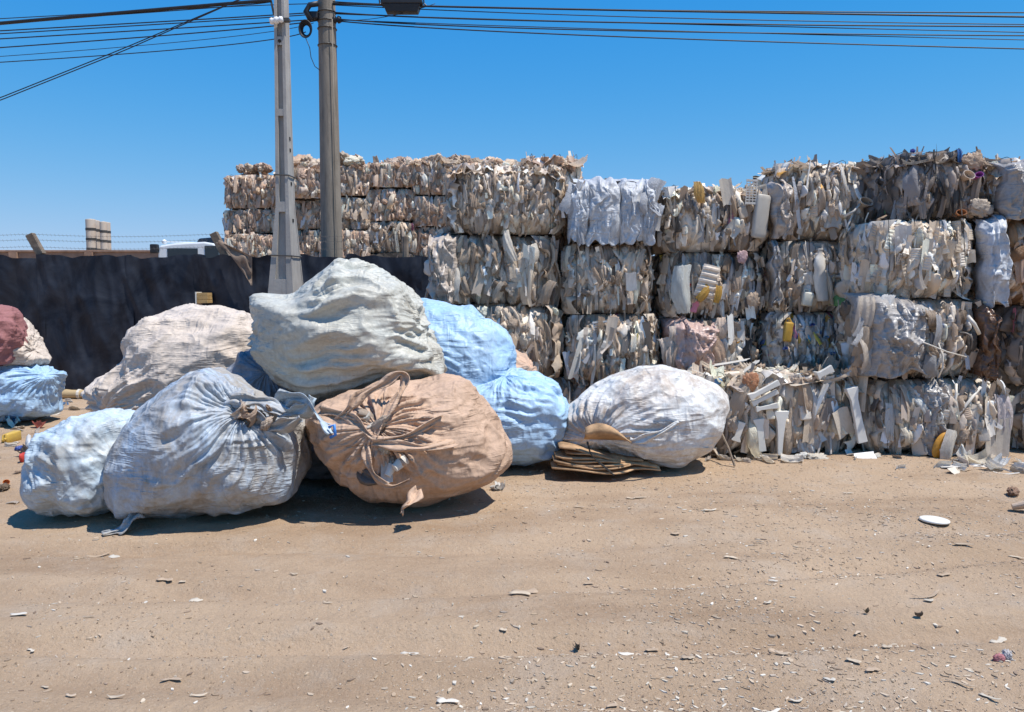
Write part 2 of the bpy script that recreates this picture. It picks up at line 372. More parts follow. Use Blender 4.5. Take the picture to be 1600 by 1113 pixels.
def lib_plate(k):      # flat moulded plate, bent, with a rim
    r = np.random.default_rng(500+k); mb = MB(); nv, nu = 7, 5; cv, cu, tw = r.uniform(-.4, .4), r.uniform(-.3, .3), r.uniform(-.5, .5)
    def S(u_, v_, o): return (u_*(1+.2*tw*v_), cu*u_*u_+cv*v_*v_*.6+tw*u_*v_*.5+o+(-.07 if abs(u_) > .45 else 0), v_+.04*math.sin(7*u_+k))
    for o in (0, .035):
        g = [[S(i/(nu-1)-.5, j/(nv-1)-.5, o) for i in range(nu)] for j in range(nv)]
        vs = [p for row in g for p in row]; fs = [(j*nu+i, j*nu+i+1, (j+1)*nu+i+1, (j+1)*nu+i) for j in range(nv-1) for i in range(nu-1)]
        mb.add(vs, fs if o == 0 else [f[::-1] for f in fs])
    n = nv*nu
    loop = [i for i in range(nu)]+[j*nu+nu-1 for j in range(1, nv)]+[(nv-1)*nu+i for i in range(nu-2, -1, -1)]+[j*nu for j in range(nv-2, 0, -1)]
    for a, b_ in zip(loop, loop[1:]+loop[:1]): mb.f.append((b_, a, a+n, b_+n)); mb.c.append(None)
    return mb.mesh('moulded_plate', M_RIGID)
def lib_cup(k):
    M = Matrix.Rotation(.2*k, 4, 'X'); mb = MB(); n = 14
    mb.lathe([(.0, -.38), (.26, -.38), (.27, -.36), (.38, .34), (.42, .34), (.42, .39), (.37, .39), (.25, -.33), (0, -.33)], n, Matrix.Diagonal((1, .55+.12*k, 1, 1)))
    return mb.mesh('cup', M_RIGID, smooth=False)
def lib_hoop(k):
    r = np.random.default_rng(600+k); a0 = r.uniform(0, 1); a1 = a0+r.uniform(2.0, 4.4)
    pts = [(.32*math.cos(a), .12*math.sin(2*a), .5*math.sin(a)) for a in np.linspace(a0, a1, 15)]
    mb = MB()
    mb.tube(pts, .035, 5); return mb.mesh('bucket_rim', M_RIGID, smooth=True)
def lib_strip(k):
    r = np.random.default_rng(700+k); b1, b2 = r.uniform(-.25, .25, 2)
    P = [[((u_)*.12*(1+.4*math.sin(4*v_))+b1*math.sin(3*v_), b2*math.cos(3.5*v_)+.04*u_, v_-.5) for u_ in (-.5, .0, .5)] for v_ in np.linspace(0, 1, 10)]
    return grid_mesh('plastic_strip', P, M_FILM)
def lib_tub(k):        # squashed canister with handle and cap
    mb = MB(); M = Matrix.Diagonal((1, .5, 1, 1))
    mb.box(-.33, .33, -.2, .2, -.5, .3); me = mb.mesh('canister', M_RIGID, smooth=True, bevel=.09)
    mb = MB(); mb.lathe([(.0, .3), (.1, .29), (.1, .4), (.0, .4)], 10); mb.tube([(-.28, 0, .28), (-.28, 0, .42), (-.02, 0, .46), (.16, 0, .29)], .045, 6)
    bm = bmesh.new(); bm.from_mesh(me); me2 = mb.mesh('x', M_RIGID); bm.from_mesh(me2)
    for v_ in bm.verts: v_.co += Vector((mnoise.noise(v_.co*3+Vector((k, 0, 0)))*.06, mnoise.noise(v_.co*2.5+Vector((0, k*3, 0)))*.16, 0))
    bm.to_mesh(me); bm.free(); return me
def lib_basket(k):     # white slotted basket side
    mb = MB(); 
    for z in np.linspace(-.46, .46, 9): mb.box(-.42, .42, -.02, .02, z-.022, z+.022)
    for x in (-.44, -.15, .15, .44): mb.box(x-.03, x+.03, -.032, .032, -.5, .5)
    for z in (-.5, .5): mb.box(-.5, .5, -.05, .05, z-.04, z+.04)
    return mb.mesh('slotted_basket', M_RIGID)
def lib_pipe(k):
    mb = MB(); mb.tube([(0, 0, -.5), (.02, .0, -.1), (.05*k, .02, .2), (.09*k, -.05, .5)], [.09, .09, .085, .085], 10, cap=False)
    return mb.mesh('pipe', M_RIGID, smooth=True)
LIB = {'film': [lib_film(k) for k in range(16)], 'lump': [lib_lump(k) for k in range(8)], 'bottle': [lib_bottle(k) for k in range(5)],
       'tray': [lib_tray(k) for k in range(5)], 'plate': [lib_plate(k) for k in range(6)], 'cup': [lib_cup(k) for k in range(3)], 'hoop': [lib_hoop(k) for k in range(4)],
       'strip': [lib_strip(k) for k in range(6)], 'tub': [lib_tub(k) for k in range(3)], 'basket': [lib_basket(0)], 'pipe': [lib_pipe(k) for k in range(3)]}
NAME = {'film': 'film_scrap', 'lump': 'crumpled_film', 'bottle': 'crushed_bottle', 'tray': 'ribbed_tray', 'plate': 'moulded_plate', 'cup': 'plastic_cup', 'hoop': 'bucket_rim', 'strip': 'plastic_strip', 'tub': 'canister', 'basket': 'slotted_basket', 'pipe': 'pipe_piece'}
# width, height ranges in metres per kind
SIZE = {'film': ((.07, .20), (.16, .46)), 'lump': ((.09, .20), (.10, .26)), 'bottle': ((.10, .2), (.16, .28)), 'tray': ((.09, .17), (.12, .26)), 'plate': ((.06, .16), (.14, .42)),
        'cup': ((.09, .14), (.09, .14)), 'hoop': ((.2, .34), (.2, .4)), 'strip': ((.14, .3), (.25, .6)), 'tub': ((.12, .2), (.18, .28)), 'basket': ((.15, .2), (.15, .2)), 'pipe': ((.1, .2), (.25, .5))}
TAUPE = [(.60, .50, .39), (.70, .60, .49), (.46, .36, .27), (.78, .71, .61), (.34, .26, .19), (.63, .50, .37), (.83, .79, .72), (.54, .46, .38), (.72, .63, .51)]
WHITE = [(.82, .79, .72), (.76, .71, .62), (.69, .61, .50), (.83, .81, .77), (.58, .49, .38), (.74, .66, .54)]
PEACH = [(.68, .50, .37), (.72, .57, .45), (.60, .43, .31), (.76, .64, .54), (.48, .35, .27)]
GREY = [(.40, .39, .38), (.52, .51, .50), (.30, .285, .27), (.62, .61, .60), (.2, .19, .18), (.46, .42, .38)]
DARK = [(.16, .145, .13), (.24, .21, .185), (.10, .095, .09), (.34, .29, .25), (.42, .37, .33), (.2, .17, .14)]
BROWN = [(.40, .24, .13), (.5, .34, .21), (.3, .17, .09), (.58, .44, .32)]
BRIGHT = [(.62, .32, .05), (.08, .18, .45), (.5, .05, .05), (.12, .35, .16), (.68, .55, .1), (.1, .35, .55), (.55, .2, .3)]
TYPES = {
 'film':  ({'film': 9, 'lump': 4, 'plate': 1, 'strip': 1}, TAUPE+TAUPE+TAUPE+DARK[3:5], .003),
 'peach': ({'film': 8, 'lump': 5, 'strip': 1}, TAUPE[:2]+TAUPE[3:4]+PEACH+PEACH+TAUPE[5:7], .0),
 'mixed': ({'film': 5, 'plate': 3, 'lump': 2, 'bottle': 3, 'strip': 2, 'cup': 1, 'hoop': .8, 'tub': 1, 'pipe': .5, 'tray': .7}, TAUPE+TAUPE+WHITE+DARK[:3]+GREY[:2], .02),
 'bottles': ({'bottle': 7, 'tub': 3, 'film': 3, 'cup': 2, 'hoop': 1, 'plate': 2}, GREY+WHITE[:3]+TAUPE[:4], .14),
 'rigid': ({'plate': 4.5, 'film': 7, 'tray': 1, 'strip': 1, 'lump': 2, 'tub': 1.5, 'pipe': .5, 'hoop': .5}, WHITE+WHITE[:3]+TAUPE[:3]+DARK[3:5], .004),
 'trays': ({'tray': 8, 'film': 3, 'plate': 3, 'lump': 1}, WHITE+WHITE+TAUPE[:2], .0),
 'dark':  ({'film': 8, 'lump': 2, 'strip': 2, 'plate': 1, 'cup': .5, 'pipe': .4}, DARK+DARK+DARK+TAUPE[:1]+GREY[:1], .015),
 'brown': ({'film': 8, 'lump': 4, 'strip': 1}, BROWN+PEACH+TAUPE[:2], .0),
}
def pick(wts):
    ks = list(wts); return rnd.choices(ks, [wts[k] for k in ks])[0]
def colour(pal, bright):
    c = rnd.choice(BRIGHT) if rnd.random() < bright*.6 else rnd.choice(pal)
    c = (c[0]*1.09, c[1]*1.04, c[2]*1.0)
    f = rnd.uniform(.66, 1.24); return tuple(min(.85, x*f) for x in c)

def bale(rect, D, depth, typ, label, group=None, n=150, ztop=None, z0=None, tilt=0, yaw=0, sides='ftlr', zone=None, fill=520, sc=1.0, cat='plastic bale'):
    """rect: pixel box of the front face; D: distance of the front face"""
    x0, y0, x1, y1 = rect
    if D < 12: x0 += 5; x1 -= 5; D += rnd.uniform(-.07, .07)*(n > 40); yaw += R(rnd.uniform(-3.5, 3.5)); tilt += R(rnd.uniform(-1.5, 1.5))
    A = at(x0, (y0+y1)/2, D); B = at(x1, (y0+y1)/2, D); top = at((x0+x1)/2, y0, D)[2]; bot = at((x0+x1)/2, y1, D)[2]
    if z0 is not None: bot = z0
    if bot < .06: bot = 0.0
    W, H = B[0]-A[0], top-bot; cx = (A[0]+B[0])/2; cy = D+depth/2
    root = empty('plastic_bale', (cx, cy, bot), (0, tilt, yaw)); tag(root, label, cat, group)
    mix, pal, bright = TYPES[typ]
    # core: rounded block
    bm = bmesh.new(); bmesh.ops.create_cube(bm, size=1); bmesh.ops.subdivide_edges(bm, edges=bm.edges, cuts=7, use_grid_fill=True)
    sd = Vector((rnd.uniform(0, 50), rnd.uniform(0, 50), 0))
    ins = .20 if D < 15 else .06; iw, idp, ih = W-ins*.8, depth-ins*2.4, H+.05; ztp = H-(.09 if 't' in sides else .004)
    for v_ in bm.verts:
        p = v_.co*2; k = 1-.06*(abs(p.x)**4+abs(p.y)**4+abs(p.z)**4-1)
        nn = mnoise.noise(p*2.2+sd)*.035
        v_.co = Vector((p.x*k*(iw/2+nn), p.y*k*(idp/2+nn), min(ztp, max(0, H/2+p.z*k*(ih/2+nn*.3)))))
    zmin = min(v_.co.z for v_ in bm.verts)
    me = bpy.data.meshes.new('core'); bm.to_mesh(me); bm.free(); me.materials.append(M_CORE); link('core', me, root)
    rc = .24 if D < 15 else .03
    bulge = rnd.uniform(.02, .11) if D < 15 else .05; shx = rnd.uniform(-.05, .05); sag = rnd.uniform(-.14, .02)
    def place(face, s, t_, off):
        """point and rotation on a face, s,t in -.5...5; off = how far out"""
        bl = bulge*(1-(2*abs(s))**2)*(1-(2*abs(t_))**2)
        if face == 'f': return Vector((s*W*(1-.08*(2*abs(t_))**4)+shx*t_, -depth/2-off-bl+rc*((2*abs(s))**5+(2*abs(t_))**5), H/2+t_*H*(1-.05*(2*abs(s))**4)+sag*(s*s-.1)*(t_+.5))), 0
        if face == 'b': return Vector((s*W, depth/2+off-.1*((2*abs(s))**5), H/2+t_*H)), math.pi
        if face == 'l': return Vector((-W/2-off+.10*((2*abs(s))**5+(2*abs(t_))**5), s*depth, H/2+t_*H)), -math.pi/2
        if face == 'r': return Vector((W/2+off-.10*((2*abs(s))**5+(2*abs(t_))**5), s*depth, H/2+t_*H)), math.pi/2
        return Vector((s*W, t_*depth, H+off-.02-.085*((2*abs(s))**5+(2*abs(t_))**5))), None
    # packed, compressed scrap: every face a surface of creased cells
    rgb = np.random.default_rng(rnd.randrange(10**6)); VS, FS, CS = [], [], []
    for f in sides:
        a, bb = {'f': (W, H), 't': (W, depth), 'l': (depth, H), 'r': (depth, H), 'b': (W, H)}[f]
        res = (.0125 if f == 'f' else .022)*(1 if D < 15 else 2.2); nu_, nv_ = int(a/res), int(bb/res)
        u_, v_ = np.meshgrid(np.linspace(-.49, .49, nu_), np.linspace(-.49, .485, nv_)); x_, z_ = u_*a, v_*bb
        cw, ch = ((.055, .15) if f != 't' else (.09, .11)); cw *= sc; ch *= sc; ns = int(a*bb/(cw*ch))+4
        sx_, sz_ = rgb.uniform(-a/2, a/2, ns), rgb.uniform(-bb/2, bb/2, ns)
        wx = x_+.035*(vnoise(x_*9+7, z_*5, 1)-.5)+.12*(vnoise(x_*2.5, z_*2.5+3, 2)-.5); wz = z_+.05*(vnoise(x_*7, z_*9+5, 3)-.5)
        dd = np.sqrt(((wx[..., None]-sx_)/cw)**2+((wz[..., None]-sz_)/ch)**2); od = np.argpartition(dd, 1, -1)[..., :2]
        i0 = np.take_along_axis(dd, od, -1); sw = i0[..., 0] > i0[..., 1]; k1 = np.where(sw, od[..., 1], od[..., 0]); gap = np.abs(i0[..., 1]-i0[..., 0])
        hc = rgb.uniform(-.035, .03, ns); tx, tz = rgb.normal(0, .55, ns), rgb.normal(0, .16, ns); kf, ph = rgb.uniform(30, 110, ns), rgb.uniform(0, 6, ns); am = rgb.uniform(.003, .014, ns); ln = rgb.normal(0, .25, ns)
        off = hc[k1]+tx[k1]*np.clip(x_-sx_[k1], -.08, .08)+tz[k1]*(z_-sz_[k1])+am[k1]*np.sin(kf[k1]*(wx-sx_[k1]+ln[k1]*(wz-sz_[k1]))+ph[k1])-.040*np.exp(-gap/.14)+.012*(vnoise(x_*40, z_*22, 5)-.5)
        off = off*sc**.5-.012
        pal_c = np.array([colour(pal, bright) for _ in range(ns)]); n0 = len(VS)
        o6 = np.stack([u_.ravel(), v_.ravel(), off.ravel()], 1)
        for s_, t2, of in o6: VS.append(tuple(place(f, s_, t2, of)[0]))
        id_ = np.arange(nu_*nv_).reshape(nv_, nu_)+n0; q_ = np.stack([id_[:-1, :-1], id_[:-1, 1:], id_[1:, 1:], id_[1:, :-1]], -1).reshape(-1, 4)
        FS += q_.tolist(); CS.append(pal_c[k1].reshape(-1, 3))
    if n > 10:
        me = bpy.data.meshes.new('packed_scrap'); me.from_pydata(VS, [], FS); me.materials.append(M_FILL)
        ca = me.color_attributes.new('Col', 'FLOAT_COLOR', 'POINT'); cc_ = np.concatenate(CS); ca.data.foreach_set('color', np.c_[cc_, np.ones(len(cc_))].astype(np.float32).ravel())
        me.polygons.foreach_set('use_smooth', np.ones(len(FS), bool)); tag(link('packed_scrap', me, root), kind='stuff')
    area = {'f': W*H, 't': W*depth*.75, 'l': depth*H*.5, 'r': depth*H*.5, 'b': W*H*.2}
    fs = [f for f in sides]; tot = sum(area[f] for f in fs)
    # small shreds as one part
    mb = MB(); 
    fill = int(fill*.22)
    for q_ in range(fill):
        f = rnd.choices(fs, [area[f] for f in fs])[0]; s, t_ = rnd.uniform(-.5, .5), rnd.uniform(-.48, .5)
        p, rz = place(f, s, t_, rnd.uniform(-.05, .015))
        L, wd = rnd.uniform(.06, .24)*sc, rnd.uniform(.015, .055)*sc
        if rz is None: Rm = Euler((math.pi/2+rnd.gauss(0, .35), rnd.uniform(0, 6.3), 0)).to_matrix()
        else: Rm = Euler((rnd.gauss(0, .25), rnd.gauss(0, .3), rz+rnd.uniform(-1.2, 1.2))).to_matrix()
        if rz is None: Rm = Euler((0, 0, rnd.uniform(0, 6.3))).to_matrix() @ Euler((math.pi/2+rnd.gauss(0, .4), 0, 0)).to_matrix()
        cv = rnd.uniform(-.3, .3)*L; tp = 0
        pts = []
        for k in range(4):
            zz = (k/3-.5)*L; yy = cv*(k/3-.5)**2*4+.12*L*(2*k/3-1)**2
            for sx in (-.5, .5):
                P = p+Rm @ Vector((sx*wd*(1+.3*math.sin(k*2.1+q_)), yy, zz)); P.z = max(P.z, .005 if bot == 0 else -.02); pts.append(P)
        mb.add(pts, [(2*k, 2*k+1, 2*k+3, 2*k+2) for k in range(3)], colour(pal, bright))
    if fill: tag(mb.build('shreds', M_FILL, root), kind='stuff')
    cnt = {f: int(.62*n*area[f]/tot) for f in fs}
    for f in fs:
        # jittered grid so that the face is covered
        a, bb = {'f': (W, H), 't': (W, depth), 'l': (depth, H), 'r': (depth, H), 'b': (W, H)}[f]
        k = cnt[f]; nc = max(1, round(math.sqrt(k*a/bb)*1.25)); nr = max(1, round(k/nc))
        for i in range(nc):
            for j in range(nr):
                s = (i+.5+rnd.uniform(-.55, .55))/nc-.5; t_ = (j+.5+rnd.uniform(-.55, .55))/nr-.5
                mx_, pl, br = mix, pal, bright
                if zone:
                    zt = zone(f, s, t_)
                    if zt: mx_, pl, br = TYPES[zt]
                kd = pick(mx_); (wa, wb), (ha, hb) = SIZE[kd]
                g = rnd.random()**1.5; wd = (wa+(wb-wa)*g)*sc; ht = (ha+(hb-ha)*rnd.random()**1.2)*sc
                wd *= .84; ht *= .84
                if rnd.random() < .12: wd *= 1.4; ht *= 1.2
                ht = min(ht, H*.75)
                if f != 't': t_ = max(-.49+.5*ht/H, min((.48 if 't' in sides else .455)-.5*ht/H, t_))
                s = max(-.5+.45*wd/a, min(.5-.45*wd/a, s))
                off = rnd.uniform(-.03, .012)+(rnd.random() < .05)*.03
                p, rz = place(f, s, t_, off)
                if rz is None:
                    rot = (Euler((0, 0, rnd.uniform(0, 6.3))).to_matrix() @ Euler((math.pi/2+rnd.gauss(0, .3), rnd.gauss(0, .4), 0)).to_matrix()).to_euler()
                else:
                    rot = (Matrix.Rotation(rz, 3, 'Z') @ Euler((rnd.gauss(-.06, .16), rnd.gauss(0, .2), rnd.choice((rnd.gauss(0, .3), rnd.gauss(.6, .3), rnd.gauss(-.6, .3))))).to_matrix()).to_euler()
                link(NAME[kd], rnd.choice(LIB[kd]), root, p, rot, (wd*rnd.choice((-1, 1)), wd*rnd.uniform(.35, .75), ht), colour(pl, br))
    # binding wires
    for k in range(4):
        x = W*(-.36+.24*k)+rnd.uniform(-.02, .02); e = .012
        pts = [(x, -depth/2-e+.03, .02), (x, -depth/2-e-.012, H*.5), (x, -depth/2-e+.03, H-.02), (x, -depth/2+.1, H+e), (x, depth/2-.1, H+e), (x, depth/2+e-.02, H-.04), (x, depth/2+e-.02, .02)]
        w_ = MB(); w_.tube(pts, .0035, 4); w_.build('binding_wire', M_STRAP, root)
    root['dims'] = [W, depth, H]
    return root
def extra(root, kind, px, py, D, w_, h_, col, rot=(0, 0, 0), k=0, depth=None):
    """a scrap one can pick out in the photograph, placed on its bale"""
    P = Vector(at(px, py, D+.03))+Vector((0, .0, 0)); root_m = Matrix.LocRotScale(root.location, root.rotation_euler, None)
    p = root_m.inverted() @ P
    return link(NAME[kind], LIB[kind][k % len(LIB[kind])], root, p, rot, (w_, depth or w_*(.4 if kind in ('film', 'plate', 'lump') else 1), h_), col)
def sheet(root, name, px0, py0, px1, py1, D, col, mat, amp=.03, seed=0, nu=26, nv=22, sag=.06, edge=.12):
    nu, nv = int(nu*1.8), int(nv*1.8); edge *= 1.5
    """large wrinkled sheet wrapped over the front of a bale, turning in at its edges"""
    P = np.zeros((nv, nu, 3)); a = at(px0, py1, D); b_ = at(px1, py0, D); rng_ = np.random.default_rng(seed)
    u_, v_ = np.meshgrid(np.linspace(0, 1, nu), np.linspace(0, 1, nv))
    x = a[0]+(b_[0]-a[0])*u_; z = a[2]+(b_[2]-a[2])*v_
    f1 = vnoise(u_*7+seed*3, v_*3+seed, seed)+.6*np.abs(vnoise(u_*12+v_*5, v_*7-u_*3, seed+5)-.5)*2+.35*vnoise(u_*20, v_*12, seed+3)
    q3 = np.stack([u_*2.6+seed*1.7+.5*v_, v_*1.2+seed*.3-.4*u_, u_*0+seed*.77], -1); q3 = q3+.35*gnoise(q3*1.3+9)[..., None]
    f1 = .3*f1+1.0*(1-np.minimum(1, 2.8*np.abs(gnoise(q3*1.3)))**.8)+.8*(1-np.minimum(1, 2.8*np.abs(gnoise(q3*2.9+5)))**.8)+.45*(1-np.minimum(1, 2.8*np.abs(gnoise(q3*6.5+2)))**.85)+.25*(1-np.minimum(1, 2.8*np.abs(gnoise(q3*13+7)))**.9)
    y = D-f1*amp+amp-sag*np.sin(np.pi*u_)*np.sin(np.pi*np.clip(v_, .05, 1))+edge*(np.abs(2*u_-1)**7+np.clip(2*v_-1, 0, 1)**7)
    x = x+(vnoise(u_*5, v_*6, seed+9)-.5)*.09; z = z+(vnoise(u_*6+4, v_*3, seed+8)-.5)*.10
    P[..., 0], P[..., 1], P[..., 2] = x, y, z
    inv = Matrix.LocRotScale(root.location, root.rotation_euler, None).inverted()
    P = np.array([[tuple(inv @ Vector(q_)) for q_ in row] for row in P])
    o = link(name, grid_mesh(name, P, mat), root, color=col)
    so = o.modifiers.new('t', 'SOLIDIFY'); so.thickness = .004
    return o

# ------------------------------------------------------------------ the bales
D0 = 9.0
def colm(*specs):
    """stack bottom to top: each sits on the one below"""
    z = 0; out = []
    for k, s in enumerate(specs):
        s = dict(s)
        if k < len(specs)-1 and 'sides' not in s: s['sides'] = 'flr'
        r = bale(s.pop('rect'), s.pop('D', D0), s.pop('depth', 1.1), s.pop('typ'), s.pop('label'), z0=z, **s)
        z += r['dims'][2]-.015; out.append(r)
    return out
SB = 'bales in the tall main stack'
bA = colm(dict(rect=(672, 590, 930, 705), typ='mixed', n=60, label='dirty mixed bale on the ground behind the light blue sacks', group=SB),
          dict(rect=(672, 475, 886, 592), typ='film', n=170, label='grey brown film bale just behind and right of the light blue sack', group=SB, sc=1.1),
          dict(rect=(664, 364, 874, 478), typ='film', n=150, sc=1.35, label='bale of large draped clear film folds above the light blue sack', group=SB, tilt=R(.6)),
          dict(rect=(688, 254, 888, 368), typ='film', n=330, sc=.72, label='top bale of fine brown film shreds left of the white wrapped bale', group=SB))
bB = colm(dict(rect=(884, 600, 1046, 712), typ='mixed', n=60, label='dirty bale on the ground behind the round white sack', group=SB),
          dict(rect=(884, 490, 1042, 602), typ='mixed', n=170, label='bale showing a white slotted basket behind the round white sack', group=SB),
          dict(rect=(874, 378, 1028, 492), typ='film', n=200, sc=.9, label='film bale with peach top directly under the white wrapped bale', group=SB),
          dict(rect=(888, 281, 1028, 380), typ='film', n=50, label='bale wrapped in white woven sheeting on top of the stack', group=SB))
bC = colm(dict(rect=(1047, 592, 1190, 712), typ='mixed', n=30, sides='fl', label='dirty bale hidden behind the bale of white chair parts', group=SB),
          dict(rect=(1044, 497, 1190, 594), typ='mixed', n=130, label='bale with a big pink film bundle at its left end', group=SB),
          dict(rect=(1030, 392, 1202, 499), typ='mixed', n=210, label='mixed bale with an orange stained pad in its middle', group=SB),
          dict(rect=(1030, 288, 1206, 394), typ='mixed', n=210, label='mixed top bale with an upright grey canister at its right end', group=SB))
bD = colm(dict(rect=(1192, 592, 1346, 712), typ='mixed', n=30, sides='fr', label='dirty bale under the bale of coloured bottles', group=SB),
          dict(rect=(1192, 487, 1346, 594), typ='bottles', n=240, sc=.75, label='bale of small crushed bottles with blue red and orange caps', group=SB),
          dict(rect=(1204, 374, 1352, 489), typ='mixed', n=180, label='mixed bale with a bright green bag at its right end', group=SB),
          dict(rect=(1208, 250, 1388, 376), typ='mixed', n=240, label='tall top bale with a blue label on its right corner', group=SB, tilt=R(.8)))
FB = 'bales at the front of the stack'
def zF2(f, s, t_): return 'brown' if s > .36 else None
def zG(f, s, t_): return 'film' if s < -.35 else None
bE = bale((1084, 586, 1358, 715), 8.07, .86, 'rigid', 'bale of white broken chair parts on the ground beside the round white sack', FB, n=330, sc=1.22, z0=0)
bF = colm(dict(rect=(1359, 594, 1592, 722), D=8.05, typ='rigid', n=230, label='ground bale with an orange disc and pale straps', group=FB),
          dict(rect=(1349, 465, 1560, 594), D=8.05, typ='mixed', n=170, zone=zF2, label='bale half covered by a grey film sheet with brown film at its right', group=FB),
          dict(rect=(1360, 340, 1536, 467), D=8.2, depth=1.0, typ='trays', n=240, label='bale of white ribbed trays', group=FB),
          dict(rect=(1393, 236, 1556, 342), D=8.3, depth=.95, typ='dark', n=210, label='dark film top bale with cups and a purple tube', group=FB, tilt=R(1.2)))
bG = colm(dict(rect=(1596, 600, 1800, 722), D=8.15, typ='mixed', n=90, label='ground bale right of the orange disc, cut by the picture edge', group=FB),
          dict(rect=(1566, 476, 1770, 602), D=8.2, typ='dark', n=110, label='dark bale right of the brown film, below the orange film bale', group=FB),
          dict(rect=(1538, 340, 1745, 480), D=8.15, typ='brown', n=150, label='bale of orange brown film with a grey sheet on its left end', group=FB),
          dict(rect=(1558, 244, 1740, 342), D=8.2, typ='film', n=110, label='film top bale with a grey wrapped side next to the dark bale', group=FB))
bK = colm(*[dict(rect=(790, 602-104*k, 918, 706-104*k), D=10.16, depth=1.0, typ='film', n=(20, 20, 20, 90)[k], sides='ftr', fill=260, label=('film bale in the row behind, lowest of its column', 'film bale in the row behind, second up', 'film bale in the row behind, third up', 'fluffy film bale peeking over the fine brown film bale')[k], group='bales in the row behind') for k in range(3)],
          dict(rect=(806, 240, 914, 330), D=10.16, depth=1.0, typ='peach', n=110, fill=300, label='fluffy film bale peeking over the fine brown film bale', group='bales in the row behind'))

# single scraps one can pick out
M_SHEET = mat_cloth('woven_sheeting', (.60, .62, .65), (.40, .385, .37), .7, dark=.25, rough=.5, seed=2)
M_GFILM = mat_cloth('grey_film_sheet', (.42, .39, .36), (.30, .235, .18), .6, (.55, .53, .52), .4, .32, seed=5)
M_PINK = mat_cloth('pink_film', (.60, .42, .36), (.46, .30, .24), .5, dark=.2, rough=.35, seed=3)
M_TAN = mat_cloth('tan_film_sheet', (.52, .44, .37), (.34, .27, .21), .5, dark=.2, rough=.4, seed=8)
M_BFILM = mat_cloth('brown_film_sheet', (.17, .09, .05), (.09, .05, .03), .5, dark=.2, rough=.25, seed=9)
r4 = bB[3]
for k, (a, b_, cc, dd) in enumerate(((889, 284, 925, 378), (914, 278, 972, 380), (966, 279, 1010, 379), (1004, 279, 1030, 379))):
    sheet(r4, 'woven_sheet', a, b_, cc, dd, 8.94-.012*(k % 2), (.7, .7, .7), M_SHEET, .03, 20+k, 20, 28, .05, .1)
mb = MB(); W_, d_, h_ = r4['dims']; 
P = np.zeros((14, 20, 3)); u_, v_ = np.meshgrid(np.linspace(-.5, .5, 20), np.linspace(-.5, .5, 14))
P[..., 0] = u_*W_*.98; P[..., 1] = v_*d_*.98; P[..., 2] = h_+.015+.04*vnoise(u_*9, v_*8, 3)-.06*(np.abs(2*v_)**6)
link('woven_sheet', grid_mesh('woven_sheet', P, M_SHEET), r4)
sheet(bF[1], 'film_sheet', 1348, 462, 1462, 585, 8.0, (.4, .4, .4), M_GFILM, .07, 31, 34, 34, .12, .2)
sheet(bF[1], 'film_sheet', 1528, 478, 1563, 592, 8.0, (.3, .2, .1), M_BFILM, .06, 32, 12, 20, .04, .12)
sheet(bG[2], 'film_sheet', 1535, 338, 1584, 478, 8.06, (.6, .6, .6), M_SHEET, .05, 33, 12, 22, .05, .14)
sheet(bG[3], 'film_sheet', 1566, 252, 1640, 342, 8.13, (.5, .5, .5), M_GFILM, .05, 34, 16, 20, .06, .1)
sheet(bC[1], 'film_bundle', 1042, 497, 1128, 590, 8.95, (.6, .4, .3), M_PINK, .08, 35, 24, 20, .14, .2)
sheet(bA[2], 'film_sheet', 668, 362, 712, 474, 8.93, (.6, .5, .4), M_TAN, .10, 36, 16, 24, .08, .14)
sheet(bD[2], 'film_sheet', 1204, 378, 1222, 480, 8.9, (.4, .4, .4), M_GFILM, .05, 37, 8, 16, .02, .1)
sheet(bD[3], 'film_sheet', 1207, 282, 1242, 372, 8.93, (.3, .3, .3), M_TAN, .05, 38, 12, 16, .03, .12)
sheet(bF[0], 'film_sheet', 1434, 592, 1482, 705, 7.99, (.5, .5, .5), M_GFILM, .07, 39, 14, 22, .05, .12)
W1 = (.76, .75, .71); W2 = (.68, .64, .57)
extra(bB[1], 'basket', 940, 518, 8.9, .2, .22, (.72, .70, .66), (0, R(-4), 0))
extra(bB[1], 'lump', 958, 505, 8.9, .16, .2, (.66, .5, .36), k=1)
extra(bB[1], 'plate', 905, 560, 8.92, .16, .5, W2, (R(10), R(14), R(40)), 1)
extra(bB[1], 'hoop', 895, 535, 8.93, .3, .75, W2, (0, R(180), 0), 1)
extra(bC[3], 'tub', 1190, 330, 8.93, .26, .62, (.46, .42, .36), (0, R(8), R(10)), 1, .22)
extra(bC[3], 'basket', 1174, 300, 8.9, .13, .26, (.62, .58, .52), (0, R(3), 0))
extra(bC[3], 'plate', 1146, 358, 8.93, .16, .17, (.5, .47, .42), (0, R(40), 0), 2)
extra(bC[3], 'plate', 1136, 300, 8.9, .14, .3, (.60, .52, .42), (0, R(-10), 0), 3)
extra(bC[3], 'film', 1094, 300, 8.9, .12, .24, (.62, .38, .12), k=2)
extra(bC[2], 'tray', 1108, 440, 8.9, .26, .38, (.62, .53, .44), (0, R(12), 0), 1)
extra(bC[2], 'film', 1100, 458, 8.88, .1, .2, (.66, .38, .08), (0, R(40), 0), 3)
extra(bC[2], 'film', 1122, 460, 8.88, .08, .2, (.66, .38, .08), (0, R(10), 0), 5)
extra(bC[2], 'lump', 1160, 402, 8.88, .14, .15, (.7, .48, .47), k=2)
extra(bC[2], 'lump', 1178, 468, 8.88, .16, .18, (.62, .47, .34), k=3)
extra(bC[2], 'film', 1070, 452, 8.88, .22, .55, (.66, .67, .62), (0, R(-8), 0), 6)
extra(bC[1], 'plate', 1142, 515, 8.88, .1, .34, W1, (0, R(-6), R(30)), 0)
extra(bD[2], 'film', 1318, 468, 8.88, .26, .2, (.22, .5, .2), (0, R(20), 0), 4)
